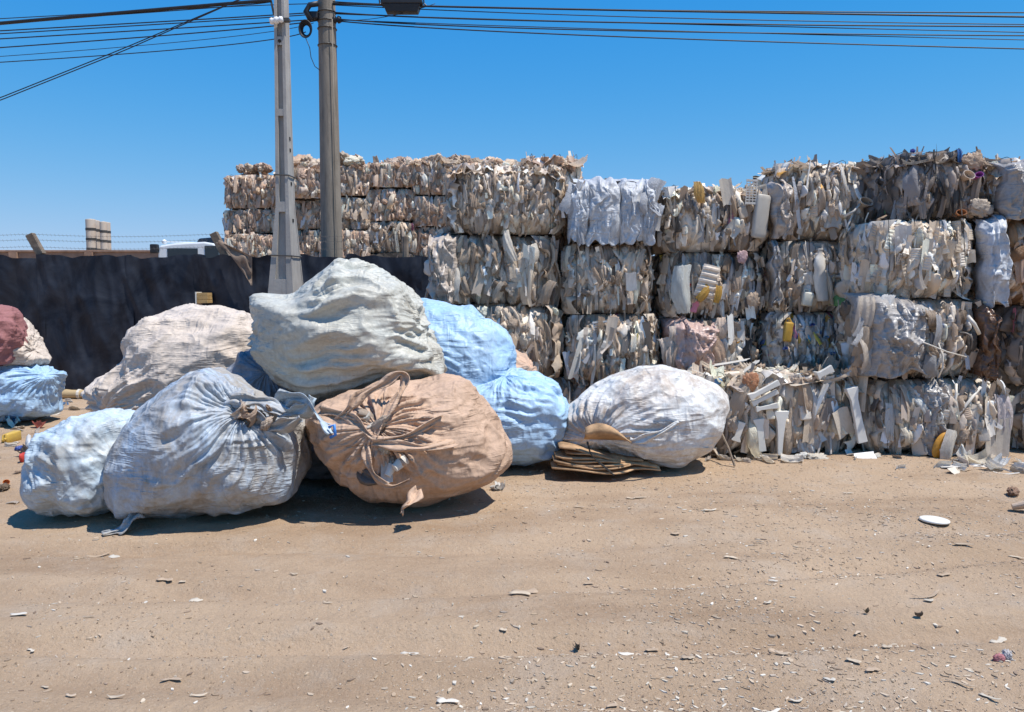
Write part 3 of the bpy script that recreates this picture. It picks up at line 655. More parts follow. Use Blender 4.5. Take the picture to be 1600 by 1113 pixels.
extra(bD[2], 'tub', 1262, 465, 8.88, .18, .2, (.70, .66, .54), (0, R(10), 0), 0)
extra(bD[2], 'hoop', 1258, 420, 8.9, .16, .6, W2, (0, 0, R(30)), 0)
extra(bD[2], 'bottle', 1284, 430, 8.88, .34, .6, W2, (0, 0, R(20)), 0)
extra(bD[1], 'tub', 1232, 515, 8.88, .14, .28, (.62, .36, .06), (0, R(6), 0), 2)
for px, py, c_ in ((1262, 545, (.5, .03, .05)), (1300, 553, (.04, .13, .5)), (1226, 545, (.08, .14, .4)), (1290, 528, (.1, .3, .5)), (1328, 548, (.6, .42, .05)), (1268, 508, (.05, .1, .35)), (1311, 515, (.75, .75, .74))):
    extra(bD[1], 'cup', px, py, 8.87, .07, .07, c_, (R(70), 0, R(rnd.uniform(-40, 40))))
extra(bD[3], 'plate', 1302, 335, 8.93, .2, .3, (.52, .49, .45), (0, R(2), R(5)), 1)
extra(bD[3], 'cup', 1350, 318, 8.86, .2, .17, (.62, .53, .43), (R(75), R(20), 0), 0)
extra(bD[3], 'plate', 1382, 290, 8.9, .16, .34, (.72, .71, .68), (0, R(12), R(20)), 2)
extra(bD[3], 'lump', 1379, 284, 8.86, .14, .18, (.04, .24, .6), (0, R(12), 0), 5)
extra(bD[3], 'plate', 1376, 325, 8.9, .2, .5, (.62, .6, .58), (0, R(5), R(-30)), 3)
extra(bF[3], 'cup', 1509, 276, 8.2, .16, .15, (.62, .5, .4), (R(75), R(20), 0), 1)
extra(bF[3], 'cup', 1527, 276, 8.2, .11, .12, (.30, .06, .32), (R(70), R(-15), 0), 1)
extra(bF[3], 'lump', 1532, 325, 8.18, .28, .2, (.58, .48, .38), (0, R(20), 0), 1)
extra(bF[3], 'cup', 1498, 334, 8.18, .14, .14, (.5, .2, .08), (R(80), 0, 0), 0)
extra(bF[3], 'film', 1440, 285, 8.22, .3, .45, (.36, .34, .34), (0, R(-12), 0), 7)
extra(bF[3], 'lump', 1426, 236, 8.35, .06, .05, (.03, .07, .4), k=1)
extra(bF[3], 'film', 1500, 243, 8.24, .06, .14, (.05, .2, .5), k=1)
extra(bF[3], 'lump', 1522, 252, 8.25, .26, .2, (.58, .42, .3), k=3)
for k, (px, py, an) in enumerate(((1468, 270, -10), (1446, 262, 14), (1480, 300, 6), (1456, 320, -4))):
    extra(bF[3], 'strip', px, py, 8.2, .3, .5, (.07, .065, .06), (0, R(an), R(30*k)), k)
for root, bx, n_, D_, pal_ in ((bF[1], (1350, 468, 1470, 585), 26, 7.9, GREY[:2]+GREY[3:4]+TAUPE[:3]+[(.7, .69, .67)]), (bC[1], (1044, 500, 1130, 585), 12, 8.84, PEACH), (bB[3], (892, 286, 1026, 374), 12, 8.86, [(.62, .64, .67), (.5, .51, .53), (.7, .71, .72)]), (bA[2], (690, 370, 860, 470), 12, 8.88, TAUPE[:4])):
    for k in range(n_):   # loose film folds that break up the large sheets
        e_ = rnd.random() < .6; px = rnd.choice((bx[0]+rnd.uniform(0, 12), bx[2]-rnd.uniform(0, 16))) if e_ else rnd.uniform(bx[0], bx[2]); py = rnd.uniform(bx[1]+8, bx[3]-8)
        extra(root, 'film', px, py, D_+rnd.uniform(0, .05), rnd.uniform(.08, .24), rnd.uniform(.16, .4), rnd.choice(pal_), (rnd.gauss(0, .1), rnd.gauss(0, .35), rnd.gauss(0, .4)), rnd.randrange(16), .07)
extra(bF[0], 'film', 1488, 700, 7.78, .16, .36, (.72, .67, .58), (0, R(14), R(20)), 6)
# orange disc with pale rim, chair legs, straps
mb = MB(); mb.lathe([(0, 0), (.2, .012), (.205, .0), (.2, -.012), (0, -.014)], 28, Matrix.Diagonal((.5, 1.0, 1, 1)))
M_ORANGE = mat_simple('orange_plastic', (.62, .29, .04), .5, .35, 9, .1)
dk = mb.build('orange_disc', M_ORANGE, bF[0], True)
inv = Matrix.LocRotScale(bF[0].location, bF[0].rotation_euler, None).inverted()
dk.location = inv @ Vector(at(1470, 696, 7.86)); dk.rotation_euler = (R(90), R(0), R(0)); dk.rotation_euler = (Matrix.Rotation(R(24), 3, 'Y') @ Matrix.Rotation(R(90), 3, 'X')).to_euler(); dk.scale = (.7, .7, .7)
for k, (sx, sy) in enumerate(((.14, .4), (.17, .46))): extra(bF[0], 'hoop', 1478+k*5, 690, 7.80, sx*2, sy*1.15, W2, (0, R(150+k*8), R(10)), k)
def straps(root, pts, D, r, mat, name='strap'):
    inv = Matrix.LocRotScale(root.location, root.rotation_euler, None).inverted()
    mb = MB(); mb.tube([inv @ Vector(at(px, py, D+dd)) for px, py, dd in pts], r, 6); mb.build(name, mat, root, True)
M_PALE = mat_simple('pale_plastic', (.64, .58, .49), .45, .2, 5, .1)
straps(bF[0], [(1484, 668, 0), (1496, 650, -.04), (1512, 630, -.05), (1532, 605, -.02)], 7.95, .016, M_PALE)
straps(bF[0], [(1481, 664, 0), (1490, 640, -.03), (1494, 618, -.03), (1494, 600, .02)], 7.97, .014, M_PALE)
straps(bF[0], [(1488, 660, 0), (1505, 664, -.03), (1518, 666, .0)], 7.96, .014, M_PALE)
straps(bF[1], [(1420, 528, 0), (1450, 538, -.06), (1480, 550, -.05), (1510, 558, .02)], 7.93, .008, M_PALE)
straps(bF[1], [(1512, 494, 0), (1522, 506, -.05), (1530, 522, -.02)], 7.96, .02, M_PALE)
straps(bF[1], [(1466, 590, 0), (1473, 575, -.05), (1473, 556, -.03), (1460, 520, .02)], 7.96, .01, M_PALE)
straps(bD[3], [(1320, 338, 0), (1335, 330, -.04), (1345, 318, 0)], 8.88, .016, M_PALE)
straps(bD[3], [(1318, 372, 0), (1326, 350, -.03), (1336, 328, 0)], 8.88, .012, M_PALE)
extra(bF[0], 'plate', 1558, 684, 7.96, .26, .42, (.60, .52, .42), (0, R(3), R(4)), 4)
extra(bF[0], 'film', 1572, 655, 7.95, .2, .5, (.7, .62, .6), (0, 0, R(20)), 5)
extra(bF[0], 'film', 1392, 660, 7.97, .1, .4, W1, (0, R(3), 0), 2)
extra(bF[0], 'tub', 1545, 637, 7.96, .14, .24, W1, (0, 0, 0), 1)
extra(bF[0], 'plate', 1535, 622, 7.95, .09, .4, W1, (0, R(8), R(30)), 2)
# chair parts: tapered leg, seat boards, slats
def chair_leg(px0, py0, px1, py1, D, w0, w1, root):
    inv = Matrix.LocRotScale(root.location, root.rotation_euler, None).inverted()
    a = inv @ Vector(at(px0, py0, D)); b_ = inv @ Vector(at(px1, py1, D)); d = (b_-a); n_ = Vector((d.z, 0, -d.x)).normalized(); y_ = Vector((0, .05, 0))
    mb = MB()
    def sec(p, w_, s): return [p-n_*w_/2, p+n_*w_/2, p+n_*w_/2+y_*s, p-n_*w_/2+y_*s]
    ss = [(0, w0, 1.6), (.06, w0*.98, 1.5), (.22, w0*.62, 1.0), (.6, (w0+w1*2)/4, .9), (1, w1, .8)]
    for (t0, wa, sa), (t1, wb, sb) in zip(ss, ss[1:]): mb.hexa(sec(a+d*t0, wa, sa)+sec(a+d*t1, wb, sb))
    mb.build('chair_leg', M_PALEW, root, bevel=.004)
M_PALEW = mat_simple('white_plastic', (.70, .67, .60), .4, .12, 4, .08)
chair_leg(1222, 643, 1219, 712, 7.93, .15, .045, bE)
chair_leg(1332, 606, 1349, 692, 7.95, .12, .10, bE)
chair_leg(1172, 622, 1218, 598, 7.9, .07, .06, bE); chair_leg(1176, 632, 1216, 612, 7.93, .06, .05, bE); chair_leg(1182, 640, 1216, 634, 7.92, .06, .06, bE)
chair_leg(1278, 588, 1302, 576, 7.95, .09, .08, bE); chair_leg(1150, 690, 1160, 660, 7.96, .1, .08, bE); chair_leg(1186, 655, 1192, 706, 7.96, .12, .08, bE)
extra(bE, 'film', 1256, 622, 7.96, .2, .42, (.62, .47, .34), (0, R(-5), 0), 3); extra(bE, 'film', 1246, 646, 7.97, .18, .44, (.66, .54, .42), (0, R(3), R(20)), 8)
extra(bE, 'lump', 1173, 597, 7.95, .2, .2, (.62, .30, .16), k=2); extra(bE, 'lump', 1122, 596, 7.95, .09, .07, (.1, .3, .6), k=1)
extra(bE, 'plate', 1318, 660, 7.97, .2, .3, (.58, .5, .4), (0, R(-20), R(15)), 1)
for k in range(4): extra(bE, 'plate', rnd.uniform(1110, 1340), rnd.uniform(566, 584), 8.3+rnd.uniform(-.15, .3), .11, .4, rnd.choice((W1, W2, (.7, .66, .58))), (R(90+rnd.gauss(0, 18)), R(rnd.gauss(0, 10)), R(rnd.uniform(40, 130))), k)
# loose film lump leaning at the left end of the stack
# ------------------------------------------------------------------ far stack behind the fence
HB = 'film bales stacked beyond the black fence'
cols = [(352, 428), (428, 502), (502, 575), (575, 646), (646, 720), (720, 795)]
DH = 20.0; HH0 = .696
for ci, (a, b_) in enumerate(cols):
    HH = HH0*(.985, 1.02, 1.03, 1.05, 1.06, 1.05)[ci]; zc0 = 0
    NR = 7 if ci == 0 else 6
    for k in range(NR):
        hk = HH*7/NR*rnd.uniform(.9, 1.1) if k < NR-1 else HH*7-zc0; yb = 460-(zc0-1.7)*60.5; vis = k >= 3
        dz = rnd.uniform(-.14, .14)
        bale((a-3, yb-hk*60.5, b_+3, yb), DH+dz, 1.2, 'peach' if (k == NR-1 or rnd.random() < .8) else 'film', 'brown film bale in the high stack beyond the black fence', HB,
             n=(105 if k < NR-1 else 150) if vis else 6, z0=max(0, zc0-.01), sides='ftl' if k == NR-1 else 'fl', fill=300 if vis else 60, sc=1.45, tilt=R(rnd.uniform(-1.5, 1.5)))
        zc0 += hk
hz = HH0*7
M_PEACHF = LIB['lump']
for k in range(80):   # loose film heaped along the top
    px = rnd.choice((rnd.uniform(372, 440), rnd.uniform(450, 500), rnd.uniform(535, 790), rnd.uniform(535, 790)))
    p = at(px, 268, DH+rnd.uniform(.1, .9)); s = rnd.uniform(.3, .7)*(.6 if px < 450 else 1)
    big = (px > 450)*rnd.uniform(0, .14)
    o = link('loose_film', rnd.choice(LIB['lump']), None, (p[0], p[1], hz+s*.16+big), (rnd.uniform(-.4, .4), rnd.uniform(-.5, .5), rnd.uniform(0, 6.3)), (s*1.2, s, s*.6), colour(PEACH+TAUPE[:3], 0))
    tag(o, 'loose peach film heaped on top of the high stack beyond the fence', 'plastic film', 'loose film on the far stack')

# ------------------------------------------------------------------ sacks: cloth settled over a stuffed body
def sack(name, outline, Yc, depth, mat, label, axis=(0, -1, .3), yaw=0, exc=(1.10, 1.10), mouth=.0, hole=0, Nu=150, Nv=84, iters=2, seed=1, slack=.13, p=2.4, grav=.0009, floor=True, cat='sack', group=None, sub=1, gather=.35, bumps=.05, fold=(1, .8, .8), dirn=(1, 0, .25), amp=.075):
    rg = np.random.default_rng(seed); Nu = int(Nu*1.45); Nv = int(Nv*1.45)
    outline = np.array(outline, float); pc = (outline.min(0)+outline.max(0))/2
    n = np.array([-math.sin(yaw), math.cos(yaw), 0]); e1 = np.array([math.cos(yaw), math.sin(yaw), 0]); ez = np.array([0, 0, 1.])
    Pc = at(pc[0], pc[1], Yc)
    pts = np.array([on_plane(q_[0], q_[1], Pc, n) for q_ in outline])
    x = (pts-Pc) @ e1; z = pts[:, 2]
    if floor: z = z.max()-(z.max()-z)*((z.max()-.012)/(z.max()-z.min()))
    zc = (z.min()+z.max())/2; Pc[2] = zc; z = z-zc
    # dense outline -> polar radius
    xs, zs = [], []
    for i in range(len(x)):
        j = (i+1) % len(x)
        for t_ in np.linspace(0, 1, 12, endpoint=False): xs.append(x[i]*(1-t_)+x[j]*t_); zs.append(z[i]*(1-t_)+z[j]*t_)
    ang = np.arctan2(zs, xs); rad = np.hypot(xs, zs); o_ = np.argsort(ang); ang, rad = ang[o_], rad[o_]
    tab = np.interp(np.linspace(-np.pi, np.pi, 361), np.r_[ang-2*np.pi, ang, ang+2*np.pi], np.r_[rad, rad, rad])
    tab = np.convolve(np.r_[tab[-7:-1], tab, tab[1:7]], np.ones(7)/7, 'same')[6:-6]
    tg = np.linspace(-np.pi, np.pi, 361)
    bd = rg.normal(0, 1, (9, 3)); bd /= np.linalg.norm(bd, axis=1)[:, None]; ba = rg.uniform(-1, 1, 9)*bumps
    b2 = depth/2
    def Rf(d):   # d in local frame (x along e1, y along n, z)
        ro = np.hypot(d[..., 0], d[..., 2])+1e-6
        Rx = np.interp(np.arctan2(d[..., 2], d[..., 0]), tg, tab)
        r_ = ((ro/Rx)**p+(np.abs(d[..., 1])/b2)**p)**(-1/p)
        for k in range(9): r_ = r_*(1+ba[k]*np.exp(-(1-(d @ bd[k]))*9)*np.clip(np.abs(d[..., 1])*2, 0, 1))
        return r_
    ax = np.array(axis, float); ax = np.array([ax @ e1, ax @ n, ax[2]]); ax /= np.linalg.norm(ax)
    h = np.array([0, 0, 1.]) if abs(ax[2]) < .8 else np.array([1., 0, 0]); a1 = np.cross(ax, h); a1 /= np.linalg.norm(a1); a2 = np.cross(ax, a1)
    vv = np.linspace(.05, np.pi-.05, Nv)[:, None]; uu = np.linspace(0, 2*np.pi, Nu, endpoint=False)[None]
    d = np.cos(vv)[..., None]*ax+np.sin(vv)[..., None]*(np.cos(uu)[..., None]*a1+np.sin(uu)[..., None]*a2)
    S0 = d*Rf(d)[..., None]; size = float(np.abs(S0).max())
    # folds: radial pleats from the mouth, long drag folds, and crumple; valleys rounded, ridges sharp
    F = folds(S0/size, uu+0*vv, vv+0*uu, rg, fold, dirn); F = F-F.mean()-.55*F.std()
    rr = np.linalg.norm(S0, axis=2)
    X0 = d*(rr+np.clip(F*amp*size, -.3*rr, .1*rr))[..., None]
    lf = vnoise(uu*2.2+vv*0+seed, vv*3+uu*0, seed)*.9+.55
    su = 1+(exc[0]-1)*.05*lf+gather*.1*np.exp(-(vv/.62)**2); sv = 1+(exc[1]-1)*.05*lf[..., :]
    ru1 = np.linalg.norm(np.roll(X0, -1, 1)-X0, axis=2)*su; rv1 = np.linalg.norm(X0[1:]-X0[:-1], axis=2)*sv[:-1]
    rd1 = np.linalg.norm(np.roll(X0, -1, 1)[1:]-X0[:-1], axis=2)*(su[:-1]+sv[:-1])/2; rd2 = np.linalg.norm(X0[1:]-np.roll(X0, -1, 1)[:-1], axis=2)*(su[:-1]+sv[:-1])/2
    ru3 = (ru1+np.roll(ru1, -1, 1)+np.roll(ru1, -2, 1)); rv3 = rv1[:-2]+rv1[1:-1]+rv1[2:]
    nz = (rg.normal(0, 1, X0.shape)); 
    for _ in range(3): nz = (nz+np.roll(nz, 1, 1)+np.roll(nz, -1, 1)+np.vstack([nz[:1], nz[:-1]])+np.vstack([nz[1:], nz[-1:]]))/5
    Xp = (X0+nz*.0).astype(np.float32); X_ = Xp.copy(); X0 = X0.astype(np.float32)
    zf = -zc+.006 if floor else -99
    def proj(D_, rest, k):
        L = np.sqrt((D_*D_).sum(2))+1e-7; return D_*(k*(L-rest)/L)[..., None]
    for it in range(iters):
        V = (X_-Xp)*.9; Xp = X_.copy(); X_ = X_+V; X_[..., 2] -= grav
        for _ in range(2):
            dX = np.zeros_like(X_)
            c_ = proj(np.roll(X_, -1, 1)-X_, ru1, .5); dX += c_; dX -= np.roll(c_, 1, 1)
            c_ = proj(X_[1:]-X_[:-1], rv1, .5); dX[:-1] += c_; dX[1:] -= c_
            Xr = np.roll(X_, -1, 1)
            c_ = proj(Xr[1:]-X_[:-1], rd1, .2); dX[:-1] += c_; dX[1:] -= np.roll(c_, 1, 1)
            c_ = proj(X_[1:]-Xr[:-1], rd2, .2); dX[1:] -= c_; dX[:-1] += np.roll(c_, 1, 1)
            D_ = np.roll(X_, -3, 1)-X_; L = np.sqrt((D_*D_).sum(2))+1e-7; c_ = D_*(.22*np.minimum(L-ru3*.86, 0)/L)[..., None]; dX += c_; dX -= np.roll(c_, 3, 1)
            D_ = X_[3:]-X_[:-3]; L = np.sqrt((D_*D_).sum(2))+1e-7; c_ = D_*(.22*np.minimum(L-rv3*.86, 0)/L)[..., None]; dX[:-3] += c_; dX[3:] -= c_
            X_ = X_+dX*.5
        r_ = np.sqrt((X_*X_).sum(2)); dd = X_/r_[..., None]; Rr = Rf(dd)
        X_ = (dd*np.clip(r_, Rr*(.72), Rr*1.09)[..., None]).astype(np.float32)
        if floor: X_[..., 2] = np.maximum(X_[..., 2], zf)
        X_[-1] = X0[-1]
        if hole == 0: X_[0] = X0[0]*.96
    G = X_.astype(float)
    base = Pc.copy(); base[2] = 0.0 if floor else Pc[2]+z.min()
    W_ = G[..., :1]*e1+G[..., 1:2]*n+G[..., 2:]*ez+np.array([0, 0, Pc[2]-base[2]])
    W_ = W_[hole:]; nv = W_.shape[0]; id_ = np.arange(nv*Nu).reshape(nv, Nu); i2 = np.roll(id_, -1, 1)
    q_ = np.stack([id_[:-1], id_[1:], i2[1:], i2[:-1]], -1).reshape(-1, 4).tolist()
    vs = W_.reshape(-1, 3).tolist()
    for row, fl in ((id_[-1], False), (id_[0], True)):
        vs.append(W_.reshape(-1, 3)[row].mean(0).tolist()); c_ = len(vs)-1
        for i in range(Nu):
            a_, b_ = int(row[i]), int(row[(i+1) % Nu]); q_.append((c_, a_, b_) if fl else (c_, b_, a_))
    me = bpy.data.meshes.new('cloth'); me.from_pydata(vs, [], q_); me.materials.append(mat)
    me.polygons.foreach_set('use_smooth', [True]*len(q_)); me.update()
    root = empty(name, tuple(base)); tag(root, label, cat, group)
    ob = link('cloth', me, root)
    # mouth point in world space
    root['mouth'] = [float(c_) for c_ in (Pc+ (X0[0].mean(0)[0]*e1+X0[0].mean(0)[1]*n+X0[0].mean(0)[2]*ez))]
    return root, base
SK = 'stuffed sacks piled on the dirt'
M_BLUE = mat_cloth('blue_woven', (.45, .555, .67), (.39, .345, .29), .9, (.13, .115, .105), .55, streak=(1.2, 1.2, .8), lo=.37, hi=.55, seed=1)
M_PBLUE = mat_cloth('pale_blue_woven', (.51, .62, .70), (.41, .365, .30), .8, (.12, .12, .14), .4, seed=4, lo=.45, hi=.64)
M_SKY = mat_cloth('light_blue_woven', (.38, .58, .80), (.42, .52, .62), .6, (.2, .22, .25), .45, seed=6)
M_BROWNC = mat_cloth('tan_cloth', (.58, .395, .275), (.45, .295, .195), .7, (.22, .13, .08), .6, .8, seed=7)
M_GREY = mat_cloth('grey_white_woven', (.55, .55, .49), (.42, .37, .29), .8, (.10, .09, .08), .5, streak=(.7, .7, 1.6), seed=9)
M_CREAM = mat_cloth('cream_cloth', (.66, .56, .47), (.50, .40, .31), .6, (.22, .18, .15), .35, .75, seed=11)
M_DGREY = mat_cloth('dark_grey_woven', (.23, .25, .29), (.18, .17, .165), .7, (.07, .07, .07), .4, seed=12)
M_WHITE = mat_cloth('white_woven', (.74, .74, .72), (.44, .33, .24), .75, (.2, .13, .09), .45, .5, lo=.46, hi=.6, seed=14)
M_RED = mat_cloth('red_cloth', (.34, .14, .135), (.27, .12, .11), .5, (.18, .08, .07), .3, .8, seed=15)
M_APR = mat_cloth('apricot_cloth', (.62, .42, .30), (.5, .33, .23), .5, (.22, .15, .11), .4, .8, seed=16)

sack('sack', [(52, 790), (47, 745), (60, 692), (80, 667), (120, 650), (165, 643), (190, 652), (212, 700), (218, 760), (208, 812), (150, 824), (80, 816)], 5.9, .85, M_PBLUE,
     'small dirty pale blue sack at the end of the pile beside the big blue sack', (.2, .8, .6), 0, (1.10, 1.13), seed=21, Nu=130, Nv=76, group=SK, fold=(.8, .8, .9), dirn=(.7, 0, -.6))
s2, b2_ = sack('sack', [(179, 750), (190, 702), (215, 657), (255, 616), (300, 584), (330, 573), (362, 585), (395, 612), (430, 640), (470, 655), (480, 700), (476, 750), (458, 792), (400, 818), (330, 826), (250, 830), (200, 826), (182, 795)], 5.88, 1.25, M_BLUE,
     'biggest blue and grey sack with torn open top in front of the pile', (.72, -.72, .50), R(6), (1.10, 1.12), seed=22, Nu=190, Nv=104, group=SK, gather=.5, fold=(1.3, .6, .5), dirn=(.3, 0, 1), amp=.07)
s3, b3_ = sack('sack', [(480, 668), (500, 637), (555, 612), (600, 597), (640, 602), (690, 586), (722, 590), (752, 625), (777, 665), (797, 702), (791, 737), (762, 768), (700, 794), (632, 809), (570, 797), (518, 762), (488, 718)], 6.22, 1.2, M_BROWNC,
     'big tan brown sack with gathered mouth and loop handle', (-.22, -1, .32), R(20), (1.09, 1.09), seed=23, Nu=190, Nv=104, group=SK, gather=.75, fold=(1.6, .5, .4), dirn=(1, 0, .5), amp=.07)
s4, b4_ = sack('sack', [(399, 456), (430, 460), (462, 462), (492, 441), (512, 426), (536, 405), (562, 412), (600, 425), (633, 442), (652, 472), (668, 512), (690, 553), (697, 582), (672, 594), (622, 590), (600, 602), (540, 617), (490, 627), (455, 607), (430, 582), (403, 550), (398, 500)], 6.85, 1.25, M_GREY,
     'large grimy grey white sack lying on top of the pile', (1, -.2, .1), R(0), (1.07, 1.17), seed=24, Nu=190, Nv=104, floor=False, group=SK, gather=.2, slack=.15, fold=(.3, 1.5, .35), dirn=(1, 0, .10), amp=.085)
sack('sack', [(198, 558), (207, 522), (237, 496), (290, 477), (335, 478), (390, 487), (412, 505), (425, 560), (415, 640), (400, 700), (300, 710), (225, 700), (195, 640), (165, 640), (146, 612), (150, 595), (175, 575)], 7.7, 1.2, M_CREAM,
     'crumpled cream sack behind the big blue sack', (-.7, -.6, -.25), R(0), (1.10, 1.12), seed=25, Nu=170, Nv=92, group=SK, gather=.5, fold=(1.2, 1.0, .7), dirn=(1, 0, .8))
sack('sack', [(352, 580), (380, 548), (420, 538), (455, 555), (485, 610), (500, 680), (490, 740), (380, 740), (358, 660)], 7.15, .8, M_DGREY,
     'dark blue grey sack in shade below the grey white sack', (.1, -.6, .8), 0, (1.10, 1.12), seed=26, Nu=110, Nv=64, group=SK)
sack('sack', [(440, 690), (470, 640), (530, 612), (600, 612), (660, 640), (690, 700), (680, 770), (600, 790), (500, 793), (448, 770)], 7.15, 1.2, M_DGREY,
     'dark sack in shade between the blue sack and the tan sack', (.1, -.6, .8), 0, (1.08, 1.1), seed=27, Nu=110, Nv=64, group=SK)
sack('sack', [(632, 480), (660, 468), (700, 473), (738, 478), (752, 500), (790, 520), (806, 550), (812, 590), (815, 650), (800, 705), (660, 712), (625, 640)], 8.0, 1.1, M_SKY,
     'tall light blue sack between the grey white sack and the bales', (.3, .8, .6), 0, (1.11, 1.15), seed=28, Nu=150, Nv=84, group=SK, fold=(.8, 1.1, .5), dirn=(1, 0, -.4))
sack('sack', [(700, 650), (740, 600), (798, 582), (842, 580), (870, 602), (892, 640), (889, 690), (870, 728), (820, 742), (740, 740), (700, 710)], 7.65, 1.0, M_SKY,
     'lower light blue sack standing between tan sack and round white sack', (-.1, -.25, 1), 0, (1.10, 1.15), seed=29, Nu=140, Nv=80, group=SK, gather=.6, fold=(1, 1.0, .4), dirn=(1, 0, -.1))
sack('sack', [(770, 575), (800, 545), (825, 558), (848, 590), (850, 650), (835, 690), (770, 690)], 8.35, .6, M_APR,
     'apricot cloth sack wedged behind the lower light blue sack', (.4, -.5, 1), 0, (1.1, 1.1), seed=30, Nu=90, Nv=50, group=SK)
s9, b9_ = sack('sack', [(866, 700), (882, 652), (910, 620), (950, 590), (1000, 572), (1040, 570), (1085, 590), (1120, 606), (1136, 632), (1130, 680), (1108, 717), (1062, 744), (1000, 740), (930, 720), (880, 712)], 7.65, 1.15, M_WHITE,
     'round white sack with brown stain and cardboard under it', (-.75, -.7, -.25), R(-4), (1.07, 1.08), seed=31, Nu=180, Nv=100, group=SK, gather=.7, slack=.10, fold=(1.5, .5, .6), dirn=(1, 0, .3), amp=.055)
s11, _ = sack('sack', [(-70, 600), (-30, 572), (20, 568), (65, 570), (98, 584), (90, 620), (90, 655), (40, 664), (-60, 664)], 10.35, .9, M_SKY,
     'light blue sack below the cream sack near the black fence', (.9, -.3, .35), 0, (1.1, 1.13), seed=32, Nu=120, Nv=70, group=SK, gather=.5)
sack('sack', [(-20, 520), (8, 492), (30, 496), (48, 520), (62, 545), (73, 562), (62, 572), (20, 576), (-20, 574)], 10.4, .7, M_CREAM,
     'small cream sack on the light blue sack near the black fence', (.9, -.3, -.35), 0, (1.1, 1.12), seed=33, Nu=110, Nv=64, floor=False, group=SK, gather=.4)
sack('sack', [(-80, 520), (-30, 485), (0, 477), (18, 480), (33, 505), (36, 540), (22, 566), (-10, 574), (-80, 574)], 10.15, .8, M_RED,
     'red cloth sack on the light blue sack near the black fence', (-.3, -.5, -.6), 0, (1.1, 1.12), seed=34, Nu=110, Nv=64, floor=False, group=SK)

# things in and on the sacks
def loose(kind, name, px, py, Y, w_, h_, col, label, cat, rot=(0, 0, 0), k=0, group=None, z=None):
    p = at(px, py, Y) if Y else gnd(px, py)
    if z is not None: p[2] = z+gz(p[0], p[1])
    o = link(name, LIB[kind][k % len(LIB[kind])], None, p, rot, (w_, w_, h_), col); return tag(o, label, cat, group)
SC = 'scraps in the open top of the blue sack'
for k in range(12):
    loose('lump' if k % 3 == 0 else 'film', 'crumpled_film', rnd.uniform(372, 436), rnd.uniform(634, 662), rnd.uniform(5.42, 5.6), rnd.uniform(.06, .11), rnd.uniform(.08, .16), rnd.choice([(.58, .42, .3), (.62, .5, .4), (.5, .36, .26)]), 'crumpled peach film in the open top of the big blue sack', 'plastic film', (rnd.uniform(-1, 1), rnd.uniform(-1, 1), rnd.uniform(0, 6)), k, SC)
SC = 'scraps in the mouth of the tan sack'
m3 = Vector(s3['mouth'])
for k in range(16):
    px, py = rnd.uniform(540, 640), rnd.uniform(650, 745)
    p = Vector(at(px, py, 5.59+.05*(k % 2))); kd = ('film', 'plate', 'cup', 'film', 'lump')[k % 5]
    o = link('scrap', rnd.choice(LIB[kd]), None, p, (rnd.uniform(-.6, .6), rnd.uniform(-1.4, 1.4), rnd.uniform(-.5, .5)), (rnd.uniform(.07, .13),)*2+(rnd.uniform(.1, .24),), rnd.choice([W1, W2, (.45, .36, .28), (.6, .5, .4), (.2, .17, .15)]))
    tag(o, 'pale plastic scrap in the mouth of the tan brown sack', 'plastic scrap', SC)
# loop handle and hanging tail of the tan sack (parts)
def ribbon(parent, name, pts, wd, mat, tw=0, seed=0):
    pts = [Vector(q_)-parent.location for q_ in pts]; cr = []
    n_ = len(pts); fine = []
    for i in range(n_-1):
        p0, p1, p2, p3 = pts[max(i-1, 0)], pts[i], pts[i+1], pts[min(i+2, n_-1)]
        for t_ in np.linspace(0, 1, 8, endpoint=False):
            fine.append(.5*((2*p1)+(p2-p0)*t_+(2*p0-5*p1+4*p2-p3)*t_*t_+(3*p1-p0-3*p2+p3)*t_**3))
    fine.append(pts[-1]); P = []
    for i, p_ in enumerate(fine):
        t_ = (fine[min(i+1, len(fine)-1)]-fine[max(i-1, 0)]).normalized(); a = t_.cross(Vector((0, -1, .2))).normalized(); b_ = t_.cross(a)
        an = tw*i/len(fine); w0 = wd*(1+.35*math.sin(i*.5+seed)); row = []
        for k in range(7):
            u_ = k/6-.5; row.append(tuple(p_+(a*math.cos(an)+b_*math.sin(an))*u_*w0+b_*.22*wd*math.sin(u_*9+i*.25)))
        P.append(row)
    o = link(name, grid_mesh(name, P, mat), parent); so = o.modifiers.new('t', 'SOLIDIFY'); so.thickness = .006
    return o
A3 = lambda px, py, Y: at(px, py, Y-.28 if Y < 6.5 else Y)
ribbon(s3, 'handle', [A3(520, 665, 6.0), A3(545, 640, 5.9), A3(565, 618, 5.92), A3(600, 598, 5.98), (A3(625, 584, 6.0)), A3(632, 596, 6.0), A3(618, 625, 5.92), A3(600, 655, 5.86), A3(585, 680, 5.85)], .065, M_BROWNC, .8, 1)
ribbon(s3, 'gathered_edge', [A3(500, 640, 6.05), A3(540, 650, 5.92), A3(568, 675, 5.84), A3(590, 690, 5.83), A3(640, 680, 5.88), A3(690, 655, 6.05)], .08, M_BROWNC, 1.2, 2)
ribbon(s3, 'gathered_edge', [A3(580, 690, 5.85), A3(610, 695, 5.82), A3(660, 700, 5.85), A3(710, 690, 6.02)], .07, M_BROWNC, -.8, 3)
ribbon(s3, 'gathered_edge', [A3(575, 690, 5.85), A3(572, 715, 5.8), A3(585, 745, 5.8), A3(610, 760, 5.82), A3(640, 750, 5.85)], .065, M_BROWNC, 1.5, 4)
ribbon(s3, 'frayed_tail', [A3(655, 765, 5.86), A3(645, 780, 5.78), A3(632, 792, 5.72), A3(628, 804, 5.68)], .10, M_BROWNC, 2.0, 5)
